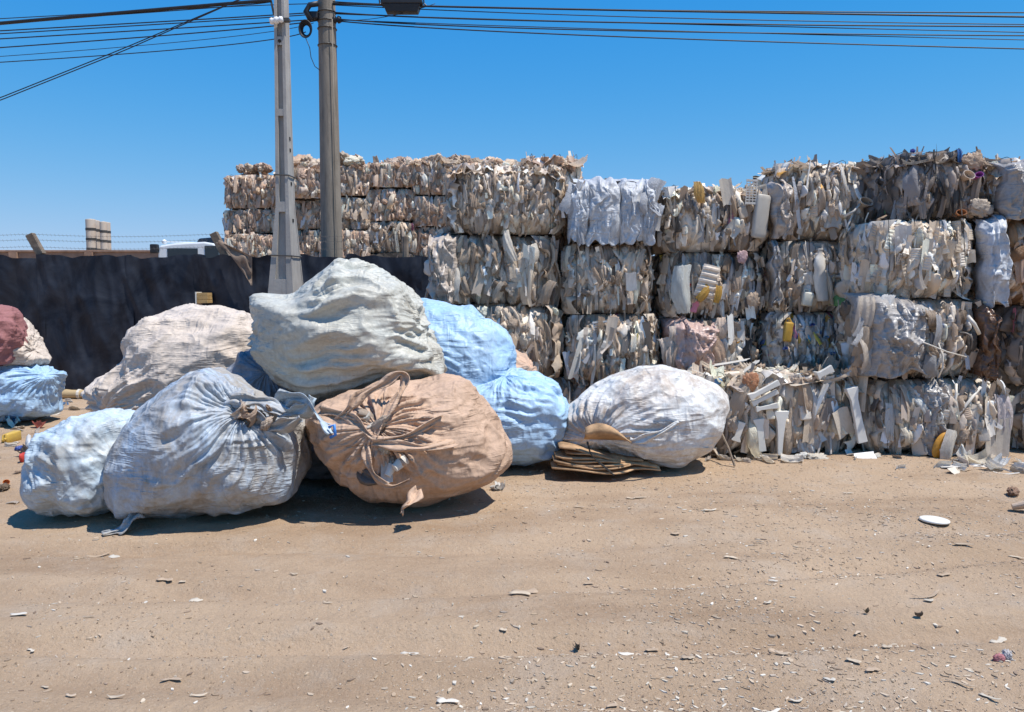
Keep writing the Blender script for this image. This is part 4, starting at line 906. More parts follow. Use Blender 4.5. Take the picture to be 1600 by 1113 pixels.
# knotted blue neck with a tie over the tan sack
nk = empty('cloth_rag', A3(478, 645, 5.95)); tag(nk, 'twisted pale blue cloth end with blue tie between blue and tan sacks', 'rag')
ribbon(nk, 'twisted_cloth', [A3(432, 628, 6.1), A3(455, 622, 6.0), A3(480, 630, 5.94), A3(500, 655, 5.88), A3(522, 676, 5.84)], .13, M_PBLUE, 2.2, 6)
ribbon(nk, 'twisted_cloth', [A3(428, 640, 6.1), A3(455, 645, 6.0), A3(478, 640, 5.95), A3(488, 620, 5.97)], .11, M_PBLUE, 1.2, 7)
M_TIE = mat_simple('blue_tie', (.05, .22, .6), .4, .2, 8, 0)
mb = MB(); mb.tube([Vector(A3(514, 668, 5.79))-nk.location, Vector(A3(522, 664, 5.78))-nk.location, Vector(A3(524, 680, 5.78))-nk.location, Vector(A3(516, 684, 5.79))-nk.location], .012, 6); mb.build('tie', M_TIE, nk, True)
for k, pp in enumerate(([(350, 632), (372, 640), (395, 648), (420, 668)], [(360, 622), (392, 626), (420, 632), (442, 646)], [(398, 664), (425, 668), (450, 664), (470, 654)])):
    ribbon(s2, 'torn_edge', [A3(px, py, 5.78+.02*k-.0009*(py-640)) for px, py in pp], .10, M_BLUE, (-1) ** k*1.1, 11+k)
# rag trailing at the foot of the big blue sack
rg_ = empty('cloth_rag', gnd(195, 826)); tag(rg_, 'grey cloth end trailing on the dirt under the big blue sack', 'rag')
ribbon(rg_, 'trailing_cloth', [A3(215, 800, 5.75), A3(200, 815, 5.68), gnd(185, 828, .03), gnd(160, 834, .02)], .10, M_BLUE, 1.5, 8)
# cream gathered edge and the trash peeking out of the cream sack
ribbon(s9, 'cord', [A3(918, 690, 7.0), A3(925, 712, 6.98), A3(950, 735, 6.98), A3(960, 742, 6.98)], .012, M_STRAP, 0, 1)
ribbon(s9, 'gathered_edge', [A3(985, 690, 7.02), A3(1000, 688, 6.98), A3(1030, 678, 7.0), A3(1060, 662, 7.08)], .07, M_WHITE, 1.0, 9)
# cardboard bundle under the white sack
M_CARD = mat_simple('cardboard', (.40, .25, .135), .9, .5, 7, .5)
cb = empty('cardboard_bundle', gnd(950, 742)); tag(cb, 'folded brown cardboard bundle under the round white sack', 'cardboard')
for k in range(7):
    P = []; f = k/6
    for j, v_ in enumerate(np.linspace(0, 1, 14)):
        row = []
        for u_ in np.linspace(0, 1, 6):
            px = 862+(0, 9, 3, 16, 6, 22, 12)[k]+((1044, 1030, 1040, 1010, 1022, 996, 985)[k]-872)*v_; py = 731-(0, 4, 7, 10, 13, 17, 22)[k]-9*math.sin(v_*2.6+.3+.2*k)*f+(7, 5, 8, 6, 9, 7, 8)[k]*v_
            yy = 6.98+.05*f+.35*(1-math.sin(math.pi*min(1, v_*1.2+.08)))**2*.5+u_*.55
            q_ = Vector(at(px, py, 7.1)); q_.y = yy; q_.z = max(.012+.012*k, q_.z*1.0+.012*math.sin(9*v_+k)); row.append(tuple(q_-cb.location))
        P.append(row)
    o = link('cardboard_sheet', grid_mesh('cardboard_sheet', P, M_CARD), cb); so = o.modifiers.new('t', 'SOLIDIFY'); so.thickness = .014; so.offset = 0
P = []
for v_ in np.linspace(0, 1, 12):
    row = []
    for u_ in np.linspace(0, 1, 7):
        px = 914+72*v_; py = 690-28*math.sin(math.pi*min(1, .25+v_*.75))*(1-u_)+2*v_; q_ = Vector(at(px, py, 6.98-.03*math.sin(3*u_+v_*2)))+Vector((0, .3*(u_-.4)**2, 0)); row.append(tuple(q_-cb.location))
    P.append(row)
o = link('cardboard_flap', grid_mesh('cardboard_flap', P, M_CARD), cb); so = o.modifiers.new('t', 'SOLIDIFY'); so.thickness = .01

# ------------------------------------------------------------------ fence of black sheeting
YF = 13.5
m, t, b = newmat('black_sheeting', .5, .25); v = mapping(t)
t.links.new(ramp(t, noise(t, v, 1.4, 8, .65, .6), [(.4, (.006, .0075, .014)), (.72, (.045, .05, .064))]), b.inputs['Base Color'])
n1 = N(t, 'ShaderNodeTexNoise', noise_type='RIDGED_MULTIFRACTAL'); n1.inputs['Scale'].default_value = 2.2; n1.inputs['Detail'].default_value = 6; t.links.new(mapping(t, (2.2, 1, .5)), n1.inputs['Vector'])
bump(t, b, n1.outputs['Fac'], .5, .04); M_BLACK = m
M_WOOD = mat_simple('weathered_wood', (.20, .155, .115), .85, .4, 6, .4)
fx0 = at(-260, 500, YF)[0]
fence = empty('sheet_fence', (at(300, 500, YF)[0], YF, 0)); tag(fence, 'long fence of wrinkled black plastic sheeting on wooden posts', 'fence')
seams = [-420, -180, 68, 205, 320, 425, 548, 655, 850, 1060]
for k, (a, b_) in enumerate(zip(seams, seams[1:])):
    xa, xb = at(a-5, 500, YF)[0], at(b_+5, 500, YF)[0]; nu, nv = 64, 52
    u_, v_ = np.meshgrid(np.linspace(0, 1, nu), np.linspace(0, 1, nv)); x = xa+(xb-xa)*u_
    top = 2.42-.05*np.abs(np.sin(x*2.2+k))-.06*vnoise(x*5, x*0+k, 41); z = top*v_
    y = YF+.02*(k % 2)+.08*(vnoise(x*2.1, z*.7+k, 42)-.5)+.012*(vnoise(x*11, z*3, 44)-.5)
    q3 = np.stack([x*2.0+.35*z, z*.55-.25*x, x*0+k*3.3], -1); y = y-.05*(1-np.minimum(1, 2.8*np.abs(gnoise(q3*1.2)))**.8)-.02*(1-np.minimum(1, 2.8*np.abs(gnoise(q3*2.7+4)))**.8)
    P = np.stack([x-fence.location.x, y-YF, z], -1); o = link('sheet_panel', grid_mesh('sheet_panel', P, M_BLACK), fence)
def post(px, py_top, lean=0, r_=.055):
    p = at(px, py_top, YF+.12); q_ = Vector((p[0]+lean, YF+.12, 0)); mb = MB(); M = None
    d = Vector(p)-q_; n_ = 8; pts = [q_+d*(i/n_)-fence.location for i in range(n_+1)]
    mb.tube(pts, [r_*(1.1-.1*i/n_) for i in range(n_+1)], 7); mb.build('post', M_WOOD, fence)
post(634, 370, -.04); post(-120, 368); post(205, 400); post(430, 402); post(545, 402); post(760, 402)
for px0, py0, px1, py1 in ((44, 366, 62, 398), (332, 364, 352, 402)):   # cranked post tops
    mb = MB(); a = Vector(at(px0, py0, YF+.05)); b_ = Vector(at(px1, py1, YF+.1)); c_ = Vector((b_.x, YF+.12, 0))
    d = (b_-a).normalized(); s = Vector((d.z, 0, -d.x))*.065; y_ = Vector((0, .11, 0))
    mb.hexa([p-fence.location for p in (a-s, a+s, a+s+y_, a-s+y_, b_-s, b_+s, b_+s+y_, b_-s+y_)])
    s2_ = Vector((.06, 0, 0)); mb.hexa([p-fence.location for p in (c_-s2_, c_+s2_, c_+s2_+y_, c_-s2_+y_, b_-s2_, b_+s2_, b_+s2_+y_, b_-s2_+y_)])
    mb.build('post', M_WOOD, fence, bevel=.006)
M_WIRE = mat_simple('barbed_wire', (.12, .11, .10), .6, .2, 6, 0, metal=.4)
for pya, pyb in ((366, 366), (375, 374), (385, 386)):
    mb = MB(); pts = []
    for k in range(40):
        f = k/39; px = -300+f*930; pts.append(Vector(at(px, pya+(pyb-pya)*f+4*math.sin(math.pi*((px-45)/290 % 1)), YF+.08))-fence.location)
    mb.tube(pts, .0022, 4)
    for k in range(0, 300, 2):
        f = k/299; i = min(38, int(f*39)); p = pts[i].lerp(pts[i+1], f*39-i); an = k*1.3
        dv = Vector((.012, .0, .022*(1 if k % 2 else -1))); mb.tube([p-dv, p+dv], .0022, 3, False)
    mb.build('barbed_wire', M_WIRE, fence)
# torn brown cloth hanging from the leaning post
M_TORN = mat_simple('torn_brown_cloth', (.22, .16, .12), .9, .4, 6, .4)
pts = [(338, 376), (350, 388), (372, 396), (392, 394), (393, 420), (394, 446), (380, 428), (362, 410), (350, 398)]
tc_ = empty('torn_cloth', at(365, 400, YF-.1)); tag(tc_, 'torn brown cloth hanging over the black fence from leaning post', 'cloth')
P = []
for v_ in np.linspace(0, 1, 16):
    row = []
    for u_ in np.linspace(0, 1, 12):
        xl, xr = 338+54*v_**.8, 346+48*min(1, v_*2.6); px = xl+(xr-xl)*u_; py = 378+66*v_*(1-.25*u_*(1-v_))+3*math.sin(9*u_)
        row.append(tuple(Vector(at(px, py, YF-.2+.08*float(vnoise(np.array(u_*5.), np.array(v_*7.), 3)))) - tc_.location))
    P.append(row)
link('cloth_sheet', grid_mesh('cloth_sheet', P, M_TORN), tc_)
# small wooden block and board on the fence, bamboo pole at its foot
bx_ = empty('wooden_box', at(316, 472, 13.25)); tag(bx_, 'small yellow brown wooden crate end against black fence', 'crate')
M_YW = mat_simple('yellow_wood', (.42, .27, .11), .7, .25, 6, .2)
for k in range(3): MB().box(-.085, .10, -.02+.004*k, .2, -.02+.06*k, .035+.06*k).build('slat', M_YW, bx_, bevel=.004)
MB().box(-.11, -.09, -.02, .22, -1.9+.3, .17).build('stile', M_PALEW, bx_)
bx_.location.z = max(bx_.location.z, 0)
bp = empty('bamboo_pole', gnd(125, 624)); tag(bp, 'pale yellow bamboo pole lying at the foot of the black fence', 'pole')
pa, pb = Vector(at(60, 618, 12.6)), Vector(at(240, 622, 12.55)); pa.z = pb.z = .07
mb = MB(); nn = 28; mb.tube([pa.lerp(pb, i/nn)-bp.location+Vector((0, 0, gz(*pa.lerp(pb, i/nn).xy)-bp.location.z*0)) for i in range(nn+1)], [.07+.008*(i % 7 == 0) for i in range(nn+1)], 12)
mb.build('cane', mat_simple('bamboo', (.50, .36, .19), .55, .2, 3, .1), bp, True)
mb = MB(); c0 = pa.lerp(pb, .36)-bp.location; mb.tube([c0+Vector((-.02, 0, 0)), c0+Vector((.02, 0, 0))], .084, 12); mb.build('joint_band', M_PALE, bp)

# ------------------------------------------------------------------ utility poles
m, t, b = newmat('concrete', .85, .25); v = mapping(t)
c = ramp(t, noise(t, v, 3, 8, .65), [(.3, (.30, .275, .25)), (.7, (.41, .385, .35))])
c = mixc(t, ramp(t, noise(t, mapping(t, (6, 6, .5)), 2.5, 6, .6), [(.55, g3(0)), (.75, g3(.5))]), c, (.20, .18, .16)); t.links.new(c, b.inputs['Base Color'])
bump(t, b, noise(t, v, 30, 6, .7), .35, .01); M_CONC = m
m, t, b = newmat('aged_concrete', .9, .2); v = mapping(t)
c = ramp(t, noise(t, mapping(t, (4, 4, .8)), 2.2, 8, .65, .5), [(.3, (.17, .145, .115)), (.7, (.28, .24, .195))])
c = mixc(t, ramp(t, noise(t, mapping(t, (9, 9, .4)), 2.5, 6, .6), [(.55, g3(0)), (.7, g3(.7))]), c, (.09, .078, .066)); t.links.new(c, b.inputs['Base Color'])
bump(t, b, noise(t, v, 26, 6, .7), .4, .012); M_CONC2 = m
YP = 10.5
lev = [(-60, 427.2, 447.0), (0, 427.8, 449.2), (100, 428.8, 452), (175, 429.5, 454), (240, 430, 456), (322, 430.5, 459), (448, 419.5, 471), (658, 401, 497)]
pole = empty('concrete_pole', (at(446, 500, YP)[0], YP, 0)); tag(pole, 'square tapered concrete utility pole with recessed panels behind the sacks', 'utility pole')
zs = []; 
for py, xl, xr in lev:
    a, b_ = at(xl, py, YP), at(xr, py, YP); side = .27*(b_[0]-a[0])/.2 if py < 330 else .34*(b_[0]-a[0])/.25*.8
    wfull = (b_[0]-a[0]); dep = wfull*1.25; fr = wfull/(1+.29*1.25)      # front width once the visible side is taken off
    zs.append((max(a[2], 0), a[0]-pole.location.x, a[0]+fr-pole.location.x, dep))
zs[-1] = (0, *zs[-1][1:])
def interp_pole(z):
    for (z1, l1, r1, d1), (z0_, l0, r0, d0) in zip(zs, zs[1:]):
        if z0_ <= z <= z1: f = (z-z0_)/(z1-z0_+1e-9); return [p+(q_-p)*f for p, q_ in zip((l0, r0, d0), (l1, r1, d1))]
    return zs[0][1:] if z > zs[0][0] else zs[-1][1:]
def pole_seg(mb, z0_, z1, fl, fr_, y0_, y1_, n_=1):
    for k in range(n_):
        za, zb = z0_+(z1-z0_)*k/n_, z0_+(z1-z0_)*(k+1)/n_; vs = []
        for z in (za, zb):
            l, r, d = interp_pole(z); w_ = r-l; ya = y0_ if y0_ < .2 else d; yb = y1_(d)
            vs += [(l+w_*fl, ya, z), (l+w_*fr_, ya, z), (l+w_*fr_, yb, z), (l+w_*fl, yb, z)]
        mb.hexa(vs)
ztop = zs[0][0]; zk = [z_[0] for z_ in zs[::-1]]
mb = MB()
for za, zb in zip(zk, zk[1:]): pole_seg(mb, za, zb, .02, .98, .05, lambda d: d-.03)
mb.build('shaft', M_CONC, pole)
for nm, fl, fr_ in (('flange', 0, .26), ('flange', .74, 1)):
    mb = MB()
    for za, zb in zip(zk, zk[1:]): pole_seg(mb, za, zb, fl, fr_, 0.0, lambda d: .055); 
    for za, zb in zip(zk, zk[1:]): pole_seg(mb, za, zb, fl, fr_, .3, lambda d: d-.04)
    mb.build(nm, M_CONC, pole)
zz = lambda py: at(440, py, YP)[2]
for py0, py1 in ((331, 315), (660, 436), (181, 170), (70, 57)):
    mb = MB(); pole_seg(mb, max(0, zz(py0)), zz(py1), .24, .76, .004, lambda d: .06, 3 if py0 > 400 else 1); mb.build('cross_rib', M_CONC, pole)
M_HOLE = mat_simple('hole_shade', (.012, .011, .01), .9, .2, 8, 0)  # solid near-black discs and plates; the shade inside the holes is painted
p = Vector(at(436.5, 64, YP-.004))-pole.location; mb = MB(); mb.tube([p, p+Vector((0, .02, 0))], .022, 12); mb.build('bolt_hole', M_HOLE, pole)
for py in (214, 232, 285, 343): 
    l, r, d = interp_pole(zz(py)); MB().box(r-.004, r+.004, d*.42, d*.58, zz(py)-.022, zz(py)+.022).build('bolt_hole', M_HOLE, pole)
for py in (273, 399):
    l, r, d = interp_pole(zz(py)); z = zz(py); mb = MB(); e = .012
    mb.tube([(l-e, -e, z), (r+e, -e, z-.01), (r+e, d+e, z), (l-e, d+e, z), (l-e, -e, z)], .009, 5); mb.build('wire_band', M_STRAP, pole)
M_CER = mat_simple('white_ceramic', (.75, .74, .72), .25, .08, 6, 0)
p = Vector(at(432, 32, YP-.06))-pole.location; mb = MB()
mb.lathe([(0, -.1), (.035, -.1), (.04, -.06), (.028, -.04), (.042, -.02), (.042, .02), (.028, .04), (.04, .06), (.03, .1), (0, .1)], 14, Matrix.Translation(p) @ Matrix.Rotation(R(80), 4, 'Y') @ Matrix.Diagonal((1.1, 1.1, .85, 1)))
mb.build('insulator', M_CER, pole, True)
p = Vector(at(440, 31, YP-.02))-pole.location; MB().box(p.x-.03, p.x+.1, p.y-.02, p.y+.06, p.z-.02, p.z+.02).build('bracket', M_STRAP, pole)
p = Vector(at(424, 4, YP+.02))-pole.location; mb = MB(); mb.tube([p+Vector((-.03, 0, .12)), p, p+Vector((.03, 0, -.16))], .014, 6); mb.build('bracket', M_STRAP, pole)

YP2 = 14.3
pl2 = empty('round_pole', (at(517, 450, YP2)[0], YP2, 0)); tag(pl2, 'round weathered grey pole standing behind the black fence', 'utility pole')
mb = MB(); pr = []
a, b_ = at(497, 0, YP2), at(523.5, 0, YP2); c_, d_ = at(502, 392, YP2), at(535, 392, YP2)
r0, r1 = (d_[0]-c_[0])/2, (b_[0]-a[0])/2; xb, xt = (c_[0]+d_[0])/2, (a[0]+b_[0])/2; zb, zt = c_[2], a[2]
pts = []; rs = []
for k in range(17):
    z = 9.5*k/16; f = (z-zb)/(zt-zb); pts.append((xb+(xt-xb)*f-pl2.location.x, 0, z)); rs.append(r0+(r1-r0)*f)
mb.tube(pts, rs, 28); mb.build('shaft', M_CONC2, pl2, True)
def P2(px, py, dy=-.2): return Vector(at(px, py, YP2+dy))-pl2.location
M_BLK = mat_simple('black_plastic', (.018, .018, .02), .5, .3, 10, .1)
for off in (0,):
    mb = MB(); mb.tube([P2(519+off*60, 30, -.17), P2(522+off*60, 200, -.175), P2(526+off*60, 392, -.185), P2(530, 470, -.19)], .009, 6); mb.build('cable_conduit', M_CONC2, pl2, True)
for py in (20, 34, 46, 72):
    f = (at(510, py, YP2)[2]-zb)/(zt-zb); x = xb+(xt-xb)*f-pl2.location.x; rr = r0+(r1-r0)*f+.008; z = at(510, py, YP2)[2]
    mb = MB(); mb.tube([(x+rr*math.cos(q_), rr*math.sin(q_), z) for q_ in np.linspace(0, 6.28, 25)], .012, 5, False); mb.build('steel_band', M_STRAP, pl2)
mb = MB(); mb.tube([P2(486, 32), P2(478, 18), P2(484, 8), P2(497, 6)], .05, 8); mb.build('cable_clamp', M_BLK, pl2, True)
p = P2(489, 25, -.1); MB().box(p.x-.08, p.x+.1, p.y-.08, p.y+.06, p.z-.07, p.z+.06).build('junction_box', M_BLK, pl2, bevel=.02)
mb = MB(); p = P2(526, 31, -.05); mb.lathe([(0, -.08), (.05, -.08), (.07, -.02), (.035, 0), (.07, .03), (.05, .08), (0, .08)], 12, Matrix.Translation(p) @ Matrix.Rotation(R(90), 4, 'Y')); mb.build('insulator', M_BLK, pl2, True)
cc_ = P2(477, 45, -.25)
for k in range(5):
    mb = MB(); rr = .13-.012*k; mb.tube([cc_+Vector((rr*math.cos(q_)*.85, .02*k, rr*1.15*math.sin(q_))) for q_ in np.linspace(0, 6.28, 25)], .013, 5, False); mb.build('cable_coil', M_BLK, pl2, True)
mb = MB(); mb.tube([P2(477, 58, -.25), P2(484, 75, -.25), P2(486, 90, -.25), P2(492, 104, -.2), P2(500, 110, -.18)], .007, 5); mb.build('loose_wire', M_BLK, pl2, True)

def cable(pts, r_, label, group, sagpx=0, n_=28):
    """overhead cable through pixel points (px, py, distance)"""
    a = np.array([at(*q_) for q_ in pts]); t0 = np.linspace(0, 1, len(pts)); tt = np.linspace(0, 1, n_)
    if len(pts) == 3:
        L0 = (tt-.5)*(tt-1)*2; L1 = -4*tt*(tt-1); L2 = 2*tt*(tt-.5); P = a[0]*L0[:, None]+a[1]*L1[:, None]+a[2]*L2[:, None]
    else: P = np.stack([np.interp(tt, t0, a[:, k]) for k in range(3)], -1)
    o = MB(); loc = Vector(P[0]); o.tube([Vector(q_)-loc for q_ in P], r_, 5)
    ob = o.build('overhead_cable', M_BLK, None, True); ob.location = loc; return tag(ob, label, 'cable', group)
YR = YP2-.1
CR = 'overhead cables running right from the round pole'
LR = 'thin dark overhead cable running from the round pole over the bales'
for pts, r_ in ((((520, 3, YR), (1060, 17, YR), (2100, 20, YR)), .012), (((520, 6, YR), (1060, 18, YR), (2100, 34, YR)), .018), (((520, 8, YR), (1200, 32, YR), (2100, 42, YR)), .009),
                 (((524, 20, YR), (1060, 37, YR), (2100, 43, YR)), .014), (((524, 22, YR), (1060, 38, YR), (2100, 62, YR)), .009), (((526, 30, YR), (1060, 50, YR), (2100, 58, YR)), .012),
                 (((526, 31, YR), (1100, 50, YR), (2100, 74, YR)), .008), (((526, 33, YR), (1060, 61, YR), (2100, 88, YR)), .012), (((526, 32, YR), (600, 27, YR), (680, 6, YR)), .006)):
    cable(pts, r_, LR, CR)
CL = 'overhead cables running left from the round pole'
LL = 'thin dark overhead cable running left past the square concrete pole'
for pts, r_ in ((((500, 7, YR), (250, 16, YR), (-500, 58, YR)), .008), (((497, 19, YR), (200, 37, YR), (-500, 76, YR)), .011), (((497, 22, YR), (200, 41, YR), (-500, 82, YR)), .010),
                 (((497, 30, YR), (200, 49, YR), (-500, 90, YR)), .011), (((497, 32, YR), (200, 60, YR), (-500, 108, YR)), .011), (((490, 36, YR), (200, 73, YR), (-500, 120, YR)), .006), (((478, 50, YR), (200, 84, YR), (-500, 124, YR)), .009)):
    cable(pts, r_, LL, CL)
cable(((424, 1, YP), (200, 19, YP), (-400, 72, YP)), .024, 'thick black cable clamped to the square concrete pole', None)
cable(((424, 3, YP), (200, 22, YP), (-400, 60, YP)), .006, 'thin cable beside the thick one on the square concrete pole', None)
for k, dy in enumerate((0, 4)):
    cable(((600, -98+dy, 9.0), (372, 0+dy*.2, 9.0), (190, 77+dy, 9.0), (0, 153+dy, 9.0), (-200, 225+dy, 9.0)), .006, 'thin twin service wire slanting down to the left across the others', 'twin slanting wires')
# black splice closure hanging from the cables
cl = empty('splice_closure', at(628, 10, YR)); tag(cl, 'black cable splice box hanging from the overhead cables', 'cable box')
q0, q1 = Vector(at(596, 2, YR))-cl.location, Vector(at(661, 21, YR))-cl.location
MB().box(q0.x, q1.x, -.12, .12, q1.z+.13, q0.z).build('lid', M_BLK, cl, bevel=.02)
mb = MB(); mb.hexa([(q0.x+.09, -.09, q1.z), (q1.x-.09, -.09, q1.z), (q1.x-.09, .09, q1.z), (q0.x+.09, .09, q1.z), (q0.x+.04, -.11, q1.z+.135), (q1.x-.04, -.11, q1.z+.135), (q1.x-.04, .11, q1.z+.135), (q0.x+.04, .11, q1.z+.135)]); mb.build('body', M_BLK, cl, bevel=.012)
for x in (q0.x-.05, q1.x): mb = MB(); mb.tube([(x, 0, q0.z+.12), (x+.02, 0, q0.z-.04), (x+.06, 0, q0.z-.08)], .014, 6); mb.build('hanger', M_BLK, cl)

# ------------------------------------------------------------------ beyond the fence
M_BRICK = mat_simple('brick', (.30, .185, .125), .9, .3, 3, .3)
bw = empty('boundary_wall', (at(60, 460, 30)[0], 30, 0)); tag(bw, 'far brown brick boundary wall showing above the black fence', 'wall')
ztw = at(100, 391, 30)[2]
MB().box(-16, 5.2, 0, .22, 0, ztw-.08).build('wall', M_BRICK, bw)
MB().box(-16, 5.25, -.05, .27, ztw-.08, ztw).build('coping', M_BRICK, bw, bevel=.01)
for k in range(8): MB().box(-15.5+2.9*k, -15.2+2.9*k, -.12, .34, 0, ztw-.085).build('pier', M_BRICK, bw)
m, t, b = newmat('silo_concrete', .85, .25); v = mapping(t)
c = mixc(t, ramp(t, noise(t, mapping(t, (1.5, 1.5, .25)), .9, 6, .6), [(.5, g3(0)), (.68, g3(.6))]), (.48, .41, .34), (.33, .22, .15)); t.links.new(c, b.inputs['Base Color']); M_SILO = m
for k, (a, b_, tp, D_) in enumerate(((134, 148.5, 343, 120), (144, 155.5, 345, 124), (156, 166.5, 347, 120), (163, 172, 348, 124))):
    p0, p1 = at(a, tp, D_), at(b_, tp, D_); r_ = (p1[0]-p0[0])/2; H = p0[2]
    si = empty('silo', ((p0[0]+p1[0])/2, D_, 0)); tag(si, ('tallest weathered round silo', 'narrow silo tucked behind the tallest silo', 'second front silo, paler grey', 'narrow silo tucked behind the pale silo')[k]+' far beyond the fence', 'silo', 'far silos')
    mb = MB(); mb.lathe([(r_, 0), (r_, H-.1), (r_*.98, H), (0, H+.1)], 24); mb.build('shell', M_SILO, si, True)
    for j in range(1, 6):
        mb = MB(); z = H*(1-j*.115); mb.lathe([(r_*1.0, z-.2), (r_*1.06, z-.17), (r_*1.06, z+.17), (r_*1.0, z+.2)], 24); mb.build('hoop', M_STRAP, si)
# white truck behind the fence
tr = empty('parked_truck', (at(290, 460, 24)[0], 24, 0)); tag(tr, 'white truck behind the black fence with only its roof showing', 'truck')
M_TW = mat_simple('white_paint', (.74, .76, .76), .3, .06, 2, 0); M_GL = mat_simple('dark_glass', (.015, .018, .022), .08, .2, 3, 0, .6); M_TY = M_BLK
def T(px, py): p = at(px, py, 24); return p[0]-tr.location.x, p[2]
xl, zt_ = T(246, 384); xr, zr = T(334, 378)
prof = [(xl, zt_-.28), (xl+.05, zt_), (xl+.5, zt_+.07), (xr-.3, zr), (xr, zr-.05), (xr+.12, zr-.5), (xr+.15, 1.1), (xl-.05, 1.1)]
n_ = len(prof); mb = MB(); mb.add([(x, 0, z) for x, z in prof]+[(x, 2.1, z) for x, z in prof], [tuple(range(n_)), tuple(range(2*n_-1, n_-1, -1))]+[(i, i+n_, (i+1) % n_+n_, (i+1) % n_) for i in range(n_)])
mb.build('cab', M_TW, tr, bevel=.05)
MB().box(xl+.3, xr-.5, -.012, .1, zr-.55, zr-.2).build('side_window', M_GL, tr)
MB().box(xr-.28, xr+.14, -.014, .3, zr-.52, zr-.12).build('side_window', M_GL, tr)
xq, zq = T(236, 391); mb = MB(); mb.box(xq, xq+.22, -.1, .1, zq-.1, zq+.18); mb.build('mirror', M_BLK, tr, bevel=.03)
x1, z1 = T(290, 370); x2, z2 = T(328, 378)
mb = MB(); mb.hexa([(x1, .6, z2-.1), (x2+.2, .6, z2-.1), (x2+.2, 1.9, z2-.1), (x1, 1.9, z2-.1), (x1+.12, .7, z1), (x2, .7, z1+.05), (x2, 1.8, z1+.05), (x1+.12, 1.8, z1)]); mb.build('roof_fairing', M_GL, tr, bevel=.04)
xa, za = T(250, 377); mb = MB(); mb.tube([(xa, .3, za), (x1+.2, .5, za-.02)], .016, 6); mb.build('lamp_arm', M_TW, tr)
mb = MB(); mb.lathe([(0, -.08), (.06, -.05), (.08, 0), (.06, .05), (0, .08)], 12, Matrix.Translation((xa, .3, za))); mb.build('lamp', M_TW, tr, True)
MB().box(xl-5, xr, .3, 1.8, .7, 1.1).build('chassis', M_BLK, tr)
for x in (xr-.5, xl-3.2, xl-4.3):
    for y in (.05, 1.75): mb = MB(); mb.lathe([(.1, -.14), (.4, -.14), (.48, -.1), (.48, .1), (.4, .14), (.1, .14)], 20, Matrix.Translation((x, y+.14, .48)) @ Matrix.Rotation(R(90), 4, 'X')); wh = mb.build('wheel', M_TY, tr); m2 = MB(); m2.lathe([(0, -.1), (.2, -.12), (.3, -.145), (.3, .145), (.2, .12), (0, .1)], 20, Matrix.Translation((x, y+.14, .48)) @ Matrix.Rotation(R(90), 4, 'X')); m2.build('rim', M_TW, wh)
# ------------------------------------------------------------------ litter on the ground
CHIPC = [(.60, .49, .36), (.68, .60, .48), (.54, .42, .30), (.72, .66, .56), (.48, .36, .25), (.42, .31, .21), (.58, .46, .34), (.46, .38, .30), (.5, .38, .26), (.3, .22, .16)]
mb = MB(); cr = random.Random(77)
def shade(c_, a, b_):
    f = cr.uniform(a, b_); return tuple(min(.85, q_*f) for q_ in c_)
def chip(mb, x, y, L, wd, col, lift=.0):
    a = cr.uniform(0, math.pi); ca, sa = math.cos(a), math.sin(a); z = gz(x, y)+.0015+lift; h = cr.uniform(.001, .12*wd+.002); n_ = cr.choice((4, 5, 6)); top = []; bot = []
    rl = cr.uniform(-.12, .12)*L*.3; cv = cr.uniform(0, .12)*L
    for k in range(n_):
        q_ = 2*math.pi*k/n_+cr.uniform(-.3, .3); lx, ly = .5*L*math.cos(q_), .5*wd*math.sin(q_); dz = abs(lx)/L*cv+rl*(lx/L+.5)*.6
        px, py = x+lx*ca-ly*sa, y+lx*sa+ly*ca; top.append((px, py, z+h+dz)); bot.append((px, py, z-.006+dz))
    mb.add(bot+top, [tuple(range(n_, 2*n_))]+[(i, (i+1) % n_, (i+1) % n_+n_, i+n_) for i in range(n_)], col)
cnt = 0
for k in range(50000):
    px = cr.uniform(-80, 1680); py = 640+490*cr.random()**.9
    p = gnd(px, py)
    dens = .035+.55*min(1, max(0, (px-560)/650))*float(vnoise(np.array(p[0]*1.1), np.array(p[1]*1.6), 21))**1.2*1.7+.25*float(vnoise(np.array(p[0]*2.3), np.array(p[1]*3.1), 22))**2
    dens *= .25+1.5*float(vnoise(np.array(p[0]*.9+30), np.array(p[1]*1.5), 25))**1.6
    if py < 800 and px > 800: dens += .35
    if cr.random() > dens: continue
    g = cr.random(); L = .006+.034*g**5; mpx = 1210/max(p[1], .1)
    chip(mb, p[0], p[1], L*(1+.1*p[1]/3), L*cr.uniform(.2, .6), shade(cr.choice(CHIPC), .62, 1.0))
    cnt += 1
tag(mb.build('litter_chips', M_CHIP), 'countless small pale plastic chips strewn over the dirt', 'litter', kind='stuff')
mb = MB()
for k in range(5000):   # grit
    px = cr.uniform(-80, 1680); py = 700+440*cr.random(); p = gnd(px, py); s = cr.uniform(.003, .009)
    if float(vnoise(np.array(p[0]*1.5), np.array(p[1]*2), 23)) < .35+.25*cr.random(): continue
    z = gz(p[0], p[1]); mb.add([(p[0]-s, p[1]-s*.6, z-.002), (p[0]+s, p[1]-s*.7, z-.002), (p[0]+s*.2, p[1]+s, z-.002), (p[0]+s*cr.uniform(-.4, .4), p[1], z+s*1.1)], [(0, 1, 3), (1, 2, 3), (2, 0, 3)], shade(cr.choice(((.38, .28, .19), (.42, .32, .23), (.33, .24, .16), (.46, .38, .30))), .6, 1.1))
tag(mb.build('grit', M_CHIP), 'loose grit and tiny stones on the dirt', 'grit', kind='stuff')
